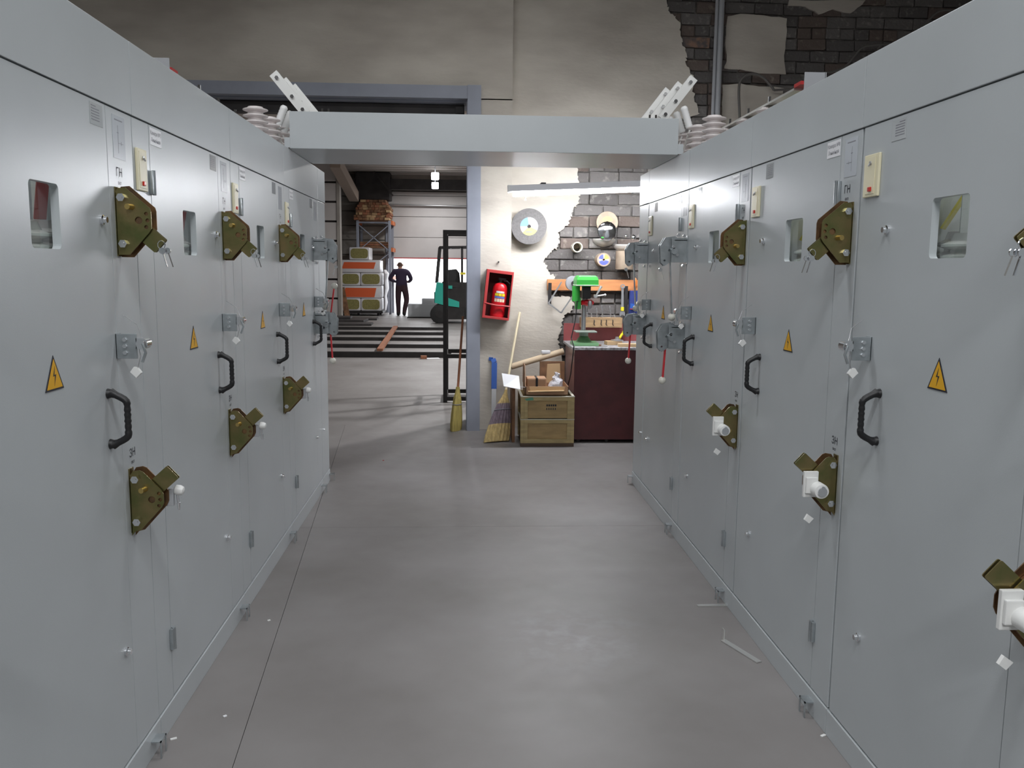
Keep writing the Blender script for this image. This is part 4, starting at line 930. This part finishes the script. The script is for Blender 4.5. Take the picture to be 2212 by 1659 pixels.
# brooms
def broom(name, label, foot, neck, top, wide, thick, m1, m2, ang, wood):
    foot, neck, top = Vector(foot), Vector(neck), Vector(top)
    t = thing(name, foot, label, 'broom')
    ax = (neck-foot); sd = Vector((math.cos(ang), math.sin(ang), 0)); dp = ax.normalized().cross(sd).normalized(); n = 36
    def ring(f, wx, wy, ph=0):
        c = foot+ax*f
        return [c+sd*(wx*math.cos(2*math.pi*k/n)*(1+.05*math.sin(k*7.1+ph)))+dp*(wy*math.sin(2*math.pi*k/n)*(1+.12*((k % 2)*2-1))) for k in range(n)]
    prof = [(0, 1., .9), (.15, .98, 1), (.35, .86, .95)]
    obj('bristle_tips', MB().loft([ring(f, wide*a, thick*b) for f, a, b in prof]), m1, t)
    prof = [(.34, .87, .97), (.55, .70, .85), (.75, .50, .7)]
    obj('bristle_body', MB().loft([ring(f, wide*a, thick*b) for f, a, b in prof]), m2, t)
    prof = [(.74, .51, .72), (.86, .28, .5), (.96, .13, .4), (1.02, .11, .36)]
    obj('binding', MB().loft([ring(f, wide*a, thick*b) for f, a, b in prof]), STRAW if m2 is not STRAWO else STRAWO, t)
    obj('twine', MB().tube([foot+ax*.62+sd*(wide*.66*math.cos(k*.35))+dp*(thick*.86*math.sin(k*.35)) for k in range(19)], .004, 6), INKG, t)
    obj('handle', MB().cyl(neck-ax*.1, top, .012, .011, 10), wood, t, True)
f0 = PZ(1073, 955); broom('straw_broom', 'worn straw broom with dyed bristles leaning on the wall beside crate', (f0.x, f0.y, .003), (.355, 7.60, .42), (.50, 8.06, PY(1125, 675, 8.06).z), .118, .035, STRAW, STRAWP, .35, mat('pale_stick', (.72, .62, .42), .7))
f0 = PZ(978, 928); broom('straw_broom', 'olive straw broom leaning against the steel door jamb', (f0.x+.03, f0.y-.02, .003), (-.075, 7.93, .40), (-.03, 8.10, 1.05), .10, .045, STRAWO, STRAWO, 1.25, WOODR)
# conduits and cable on the upper brick wall
for px in (1546, 1556):
    q = PY(px, 100, 8.03)
    tag(obj('conduit', MB().cyl((q.x, 8.04, 2.55), (q.x, 8.04, 6.0), .016 if px < 1550 else .026, n=12), GREYP, None, True), ('thin' if px < 1550 else 'thick')+' grey vertical conduit on the upper brick wall', 'conduit', 'conduits on the brick')
def cable(name, label, pts, r=.012, m=None):
    P_ = [PY(x, y, 8.02) for x, y in pts]; fine = []
    for i in range(len(P_)-1):
        a, b, c_, d = P_[max(i-1, 0)], P_[i], P_[i+1], P_[min(i+2, len(P_)-1)]
        for k in range(5):
            u = k/5; fine.append(.5*((2*b)+(c_-a)*u+(2*a-5*b+4*c_-d)*u*u+(3*b-a-3*c_+d)*u**3))
    tag(obj(name, MB().tube(fine+[P_[-1]], r, 8), m or mat('cable_grey', (.14, .13, .12), .6), None, True), label, 'cable')
cable('wall_cable', 'grey cable arching between the two plaster patches on the brick', [(1598, 260), (1596, 200), (1600, 175), (1620, 160), (1645, 165), (1665, 185), (1672, 195)])
cable('wall_cable', 'slack cable drooping along the dark brick beside the patches', [(1672, 195), (1700, 193), (1735, 190), (1770, 160), (1800, 155), (1830, 140), (1860, 105), (1885, 98), (1930, 95)], .010)
cable('wall_cable', 'cable sagging high on the dark brick wall above the cabinets', [(1990, 60), (2020, 30), (2040, 22), (2080, 20), (2120, -20)], .010)

# ================================================================ far hall
# welded frame standing just behind the doorway
t = thing('welded_rack', (.0, 9.9, 0), 'tall black welded steel frame standing just inside the hall doorway', 'frame')
fx0, fx1, fy0, fy1 = -.255, .35, 9.6, 10.2; tw = .045
for xx in (fx0, fx1):
    for yy in (fy0, fy1): obj('upright', MB().box((xx, yy, 0), (xx+tw, yy+tw, 1.91)), BLACKM, t)
for zz in (.02, .50, 1.865):
    for yy in (fy0, fy1): obj('rail', MB().box((fx0+tw, yy, zz), (fx1, yy+tw, zz+tw)), BLACKM, t)
    for xx in (fx0, fx1): obj('rail', MB().box((xx, fy0+tw, zz), (xx+tw, fy1, zz+tw)), BLACKM, t)
# steel tubes laid out on the floor
rails = []
for i, (y, xr) in enumerate(((772, 975), (751, 968), (735.5, 967), (723, 963), (712, 962))):
    q = PZ(715, y); q2 = PZ(xr, y)
    hgt = .095 if i == 0 else .068
    tag(obj('square_tube', MB().box((q.x-1.6, q.y, 0), (q2.x, q.y+.08, hgt), .006), BLACKM), 'black square steel tube on the hall floor, '+['first', 'second', 'third', 'fourth', 'fifth'][i]+' from the doorway', 'steel tube', 'tubes on the hall floor')
q0, q1 = PZ(823, 757, .09), PZ(853, 707, .09)
tag(obj('timber_batten', MB().bar((q0.x, q0.y-.2, .119), (q1.x, q1.y+.2, .095), .10, .04), WOODR), 'long reddish timber batten lying across the black tubes', 'timber')
c = PZ(931, 775); bx('paper_scrap', 'white paper scrap on the hall floor in front of the tubes', 'paper', PAPER, (c.x+.03, c.y, 0), (.22, .12, .012), 15, .004)
bx('wood_offcut', 'small dark red wood offcut beside the paper scrap', 'wood block', WOODR, (c.x-.12, c.y, 0), (.10, .09, .05), 5)
# mineral wool packs on a trolley
Y0 = 27.0
sx = PY(738, 640, Y0).x; ex_ = PY(823, 640, Y0).x
t = thing('flat_trolley', ((sx+ex_)/2, Y0+.5, 0), 'low black flat trolley under the wrapped insulation packs', 'trolley')
obj('deck', MB().box((sx-.3, Y0-.06, .08), (ex_+.06, Y0+.94, .15), .01), BLACKM, t)
for wx in (sx+.1, ex_-.1):
    for wy in (Y0+.1, Y0+.85): obj('wheel', MB().cyl((wx-.03, wy, .045), (wx+.03, wy, .045), .045), RUBBER, t, True)
def pack(x0, x1, z0, z1, kind, label):
    t = thing('insulation_pack', ((x0+x1)/2, Y0+.5, z0), label, 'insulation pack', 'insulation packs on the trolley')
    body = obj('wrap', MB().box((x0+.005, Y0, z0+.002), (x1-.005, Y0+.93, z1-.004), .035), FILMW, t, True)
    if kind == 'wool':
        obj('wool_face', MB().prism(rrect(x0+.045, z0+.045, x1-.045, z1-.04, .10, 4), (0, Y0-.006, 0), X_, Z_, Y_, .012), WOOL, t)
    else:
        obj('orange_panel', MB().prism([(x0+.12, z1-.07), (x1-.14, z1-.07), (x1-.20, z0+kind), (x0+.05, z0+kind)], (0, Y0-.004, 0), X_, Z_, Y_, .008), ORANGE, t)
mx = (sx+ex_)/2-.02
pack(sx+.02, mx, .152, .545, 'wool', 'white wrapped mineral wool pack at the bottom, beside the leaning board')
pack(mx, ex_, .152, .545, 'wool', 'white wrapped mineral wool pack at the bottom, gate side')
pack(sx, ex_, .547, .93, .03, 'white pack with a tall orange panel between wool-ended packs')
pack(sx-.02, mx, .932, 1.325, 'wool', 'white wrapped mineral wool pack in the middle layer, partition side')
pack(mx, ex_+.01, .932, 1.325, 'wool', 'white wrapped mineral wool pack in the middle layer, gate side')
pack(sx-.03, ex_-.01, 1.327, 1.715, .12, 'white pack with slim orange panel under the topmost pack')
q0, q1 = PY(754, 540, Y0), PY(798, 540, Y0); pack(q0.x, q1.x, 1.717, 2.10, 'wool', 'single wool-ended pack lying on top of the wrapped stack')
tag(obj('loose_wrap', MB().loft([[Vector((ex_+.04+a*.1*math.sin(k*1.1+i), Y0+.3+.25*math.sin(k*.9), z)) if False else Vector((ex_+.03+a*(.11+.07*math.cos(k*math.pi/4)), Y0+.45+a*.42*math.sin(k*math.pi/4), z)) for k in range(8)] for i, (z, a) in enumerate(((.16, .5), (.4, .75), (.6, .6), (.85, .95), (1.1, .85), (1.3, 1.), (1.42, .5)))]), FILMW, None, True), 'crumpled white plastic film bundle standing beside the insulation packs', 'plastic film')
tag(obj('leaning_board', MB().bar((PY(752, 672, 26.8).x, 26.62, .0), (PY(738, 618, 26.9).x, 26.94, .86), .16, .03, (0, 1, 0)), WOODD), 'dark brown board leaning against the insulation packs', 'board')
# dark sheets on the floor at the partition
for i, (x0, x1, y, z0, z1, rot) in enumerate(((-4.4, -2.55, 25.1, 0, .05, 2), (-4.4, -2.75, 24.0, 0, .07, -3), (-4.6, -3.2, 24.3, .071, .13, 4), (-3.9, -2.45, 22.7, 0, .05, 2))):
    bx('steel_sheet', 'dark steel sheet on the hall floor, '+['nearest the insulation packs', 'between the other sheets', 'lying on another sheet', 'nearest the black tubes'][i], 'steel sheet', DARKM, ((x0+x1)/2, y, z0), (x1-x0, .8, z1-z0), rot, .004)
# pallet rack
ry0, ry1 = 28.0, 29.0
lx, rx = PY(773, 520, ry0).x, PY(842, 520, ry0).x
t = thing('pallet_rack', ((lx+rx)/2, 28.5, 0), 'grey-blue pallet rack frame with orange beams beside the gate', 'rack')
for xx in (lx, rx):
    for yy in (ry0, ry1): obj('upright', MB().box((xx-.04, yy-.03, 0), (xx+.04, yy+.03, 2.96)), RACKG, t)
for a, b_ in (((lx, 1.2), (rx, 1.95)), ((rx, 1.2), (lx, 1.95)), ((lx, 2.0), (rx, 2.85)), ((rx, 2.0), (lx, 2.85)), ((lx, .2), (rx, 1.1))):
    obj('brace', MB().bar((a[0], ry0, a[1]), (b_[0], ry0, b_[1]), .025, .025), RACKG, t)
obj('brace', MB().bar((lx, ry0, 2.9), (rx, ry0, 2.9), .03, .05), RACKG, t)
for zz in (1.15, 2.05, 2.9):
    for xx in (lx, rx+.07): obj('beam', MB().box((xx-.03, ry0-.02, zz-.06), (xx+.03, ry1+.02, zz+.06)), ORBEAM, t)
    obj('deck', MB().box((lx, ry0, zz+.06), (rx+.07, ry1, zz+.075)), WOODD, t)
# planks on the rack: sawn boards with their ends to the aisle
rw = random.Random(11)
t0x, t1x = lx-.05, rx+.05
for r_ in range(8):
    inset = 0 if r_ < 5 else .05*(r_-4)
    xx = t0x+inset+(0 if r_ > 1 else -.06)
    while xx < t1x-inset-.06:
        ww_ = rw.uniform(.10, .19); ww_ = min(ww_, t1x-inset-xx)
        z = 2.976+r_*.079
        tag(obj('sawn_plank', MB().box((xx, ry0-rw.uniform(.02, .10), z), (xx+ww_-.008, ry1-.1, z+.074), .004), rw.choice([WOOD, WOODD, WOODD, WOODR])), 'short sawn plank in the bundle on top of the pallet rack', 'plank', 'planks on the pallet rack')
        xx += ww_
for k in range(3): tag(obj('stored_board', MB().box((lx+.06, ry0+.05, 2.126+k*.06), (rx-.06, ry1-.1, 2.176+k*.06), .004), WOODR if k % 2 else WOODD), 'reddish board stored on the middle level of the pallet rack, '+['lowest', 'middle', 'topmost'][k], 'board', 'boards on the rack middle level')
tag(obj('duct_unit', MB().box((lx-.1, 28.3, 3.63), (rx+.0, 29.0, 4.5), .03).bar((rx-.5, 28.2, 4.5), (rx+.1, 28.2, 3.75), .05, .05), DARKM), 'black heater unit hanging above the plank bundle', 'heater')
tag(obj('roof_brace', MB().bar(PY(724, 350, 24.0), PY(765, 425, 27.5), .28, .3), mat('brown_beam', (.34, .27, .22), .8)), 'brown sloping roof brace at the partition corner', 'beam')
# grey bin against the daylight
q0, q1, q2 = PY(881, 684, 26.0), PY(937, 657, 26.0), PY(911, 645, 26.0)
t = thing('steel_skip', ((q0.x+q1.x)/2, 26.3, 0), 'low dark grey steel bin standing before the open gate', 'bin')
obj('body', MB().box((q0.x, 26.0, .03), (q1.x+.9, 26.7, q1.z), .01), GREYP, t); obj('raised_end', MB().box((q2.x, 26.05, q1.z), (q1.x+.9, 26.7, q2.z), .01), GREYP, t)
obj('skid', MB().box((q0.x-.02, 25.9, 0), (q1.x+.92, 26.75, .03)), BLACKM, t)
# forklift seen from the side, front end behind the pier
fy, fyb = 23.5, 24.6
def fx(px, py, Y=23.5): q = PY(px, py, Y); return q.x, q.z
t = thing('forklift', (.1, 24, 0), 'teal forklift truck with black overhead guard parked in the hall', 'forklift')
cw = pxpoly([(942, 612), (955, 610), (956, 619), (992, 619), (993, 664), (965, 660), (940, 654), (939, 640)], fy)
body = obj('counterweight', MB().prism(pxpoly([(943, 610), (957, 612), (958, 640), (992, 652), (992, 664), (962, 660), (939, 654), (940, 630)], fy), (0, fy, 0), X_, Z_, Y_, 1.1), TEAL, t)
obj('side_stripe', MB().prism(pxpoly([(960, 617), (977, 617), (977, 624), (960, 623)], fy), (0, fy-.01, 0), X_, Z_, Y_, .05), TEAL, t)
obj('chassis', MB().prism(pxpoly([(945, 655), (1040, 668), (1040, 690), (945, 690)], fy), (0, fy+.03, 0), X_, Z_, Y_, 1.04).prism(pxpoly([(957, 622), (1040, 622), (1040, 668), (992, 664), (958, 645)], fy), (0, fy+.04, 0), X_, Z_, Y_, 1.02), BLACKM, t)
obj('hood', MB().prism(pxpoly([(955, 609), (1010, 611), (1010, 623), (955, 620)], fy), (0, fy+.05, 0), X_, Z_, Y_, 1.0), BLACKM, t)
sq = pxpoly([(963, 611), (964, 590), (968, 583), (985, 581), (992, 590), (994, 611)], fy)
obj('seat', MB().prism(sq, (0, fy+.3, 0), X_, Z_, Y_, .5), BLACKP, t)
for (yy) in (fy+.06, fyb-.1):
    for pts in ([(949, 534), (942, 611)], [(949, 534), (1040, 533)], [(998, 534), (998, 625)]):
        obj('guard_post', MB().bar(PY(*pts[0], fy)+Y_*(yy-fy), PY(*pts[1], fy)+Y_*(yy-fy), .05, .06), BLACKM, t)
a_, b_ = PY(950, 532, fy), PY(1040, 532, fy)
for k in range(5):
    xx = a_.x+(b_.x-a_.x)*k/4; obj('guard_bar', MB().box((xx-.02, fy+.06, a_.z-.04), (xx+.02, fyb-.08, a_.z)), BLACKM, t)
obj('mast', MB().box((.62, fy+.2, .1), (.74, fy+.3, 2.1)).box((.62, fyb-.3, .1), (.74, fyb-.2, 2.1)), BLACKM, t)
for px, r in ((949, .25), (1028, .30)):
    c = PY(px, 690, fy)
    for yy in (fy-.02, fyb-.22):
        wl = obj('wheel', MB().lathe((c.x, yy, r), (c.x, yy+.22, r), [(r*.8, 0), (r, .12), (r, .88), (r*.8, 1)], 24), RUBBER, t, True); obj('rim', MB().cyl((c.x, yy-.01, r), (c.x, yy+.03, r), r*.42), BLACKM, wl)
obj('tail_lamp', MB().box((fx(940, 640)[0]-.03, fy+.05, .55), (fx(940, 640)[0]+.01, fy+.2, .85), .01), mat('lamp_teal', (.2, .4, .38), .3), t)
obj('yellow_plate', MB().box((fx(994, 585)[0], fy+.02, 1.32), (fx(1006, 585)[0], fy+.05, 1.38)), YELP, t)
# the man walking towards the gate
def person():
    base = PZ(868, 682); bx0, by0 = base.x, base.y; H = 1.70
    V, Ed, Rr = [], [], []
    def add(p, r, link=None):
        V.append((bx0+p[0]*1.12, by0+p[1], p[2])); Rr.append(r)
        if link is not None: Ed.append((link, len(V)-1))
        return len(V)-1
    pel = add((0, 0, .93), (.17, .125)); wst = add((0, 0, 1.08), (.18, .13), pel); ch = add((-.01, .01, 1.27), (.205, .135), wst); ub = add((-.01, .01, 1.40), (.17, .105), ch)
    nk = add((-.03, .02, 1.48), (.058, .058), ub); hd0 = add((-.04, .03, 1.56), (.072, .082), nk); hd1 = add((-.045, .035, 1.63), (.076, .092), hd0); add((-.045, .03, 1.685), (.045, .055), hd1)
    for s in (-1, 1):
        sh = add((s*.175-.01, .01, 1.405), (.09, .085), ub)
        el = add((s*(.33 if s < 0 else .28)-.01, .03, 1.16), (.07, .07), sh)
        wr = add((s*.20, .23, 1.08), (.045, .045), el)
        pm = add((s*.15, .30, 1.07), (.04, .024), wr)
        for k in range(4):
            f1 = add((s*(.12-.005*k), .335, 1.095-.022*k), (.0095, .0095), pm); f2 = add((s*(.085), .345-.004*k, 1.095-.022*k), (.009, .009), f1); add((s*.06, .335, 1.093-.022*k), (.008, .008), f2)
        t1 = add((s*.13, .30, 1.11), (.011, .011), pm); add((s*.10, .32, 1.125), (.009, .009), t1)
        hip = add((s*.09, 0, .88), (.115, .115), pel)
        if s < 0: kn = add((-.10, .02, .49), (.085, .088), hip); an_ = add((-.085, -.01, .10), (.068, .07), kn); toe = add((-.10, .14, .05), (.052, .04), an_)
        else: kn = add((.14, .06, .50), (.085, .088), hip); an_ = add((.05, -.02, .10), (.068, .07), kn); toe = add((.07, .13, .05), (.052, .04), an_)
        add((V[toe][0]-bx0, V[toe][1]-by0-.22, .05), (.036, .036), an_)
    me = bpy.data.meshes.new('person'); me.from_pydata(V, Ed, [])
    o = bpy.data.objects.new('tmp', me); COL.objects.link(o)
    sk = o.modifiers.new('skin', 'SKIN'); sk.use_smooth_shade = True
    for i, sv in enumerate(me.skin_vertices[0].data): sv.radius = Rr[i]; sv.use_root = (i == pel)
    ss = o.modifiers.new('sub', 'SUBSURF'); ss.levels = 2; ss.render_levels = 2
    bpy.context.view_layer.update()
    m2 = bpy.data.meshes.new_from_object(o.evaluated_get(bpy.context.evaluated_depsgraph_get()))
    bpy.data.objects.remove(o)
    zmin = min(v.co.z for v in m2.vertices)
    for v in m2.vertices: v.co -= Vector((bx0, by0, zmin))
    m2.materials.clear()
    for m in (NAVY, TROUS, SKIN, HAIR, BOOT): m2.materials.append(m)
    for p in m2.polygons:
        z = p.center.z; y = p.center.y
        p.material_index = 0 if z > .95 else 1
        if z > 1.46: p.material_index = 2
        if z > 1.60 or (z > 1.52 and y < -.0): p.material_index = 3
        if z < .11: p.material_index = 4
        if .98 < z < 1.2 and y > .24: p.material_index = 2
        p.use_smooth = True
    ob = bpy.data.objects.new('person', m2); COL.objects.link(ob); place(ob, (bx0, by0, 0))
    tag(ob, 'person in dark work clothes seen from behind, standing before the open gate', 'person')
    for s in (-1, 1):
        obj('ear', MB().sphere((bx0-.045+s*.085, by0+.03, 1.59-zmin), .022, 8, 6, 1.4), SKIN, ob, True)
    obj('nose', MB().sphere((bx0-.045, by0+.13, 1.585-zmin), .016, 8, 6, 1.5), SKIN, ob, True)
    for s in (-1, 1): obj('eye', MB().sphere((bx0-.045+s*.032, by0+.112, 1.61-zmin), .012, 8, 6), WHITEP, ob, True)
    obj('mouth', MB().box((bx0-.07, by0+.112, 1.545-zmin), (bx0-.02, by0+.122, 1.553-zmin), .003), REDBAR, ob)
person()
# bits on the workshop floor
def strip(name, label, pts, w, m=ALU, z=.003):
    mb = MB()
    for a, b_ in zip(pts[:-1], pts[1:]): mb.bar(a, b_, w, .004)
    return tag(obj(name, mb, m), label, 'metal strip')
a_, b_ = PZ(1506, 1309), PZ(1572, 1309)
strip('metal_strip', 'bright metal strip on the floor poking out under the cabinets', [(a_.x, a_.y, .003), (b_.x+.03, b_.y, .003)], .022)
a_, b_ = PZ(1562, 1384), PZ(1640, 1432)
strip('metal_strip', 'bent metal strip with upturned end on the floor by the cabinets', [(a_.x, a_.y, .05), (a_.x, a_.y, .003), (b_.x, b_.y, .003)], .024)
for px, py, m, l in ((828, 995, REDBTN, 'tiny red chip on the concrete floor'), (1778, 1590, WHITEP, 'small white plastic scrap at the foot of the cabinets'), (375, 1597, WHITEP, 'small pale scrap near the cabinets on the doorway side'), (581, 1341, WHITEP, 'tiny white fleck on the aisle floor'), (486, 1548, PAPER, 'tiny paper fleck on the aisle floor')):
    c = PZ(px, py); bx('floor_scrap', l, 'scrap', m, (c.x, c.y, 0), (.02 if 'small' in l else .012, .009, .004), px % 50, .001)
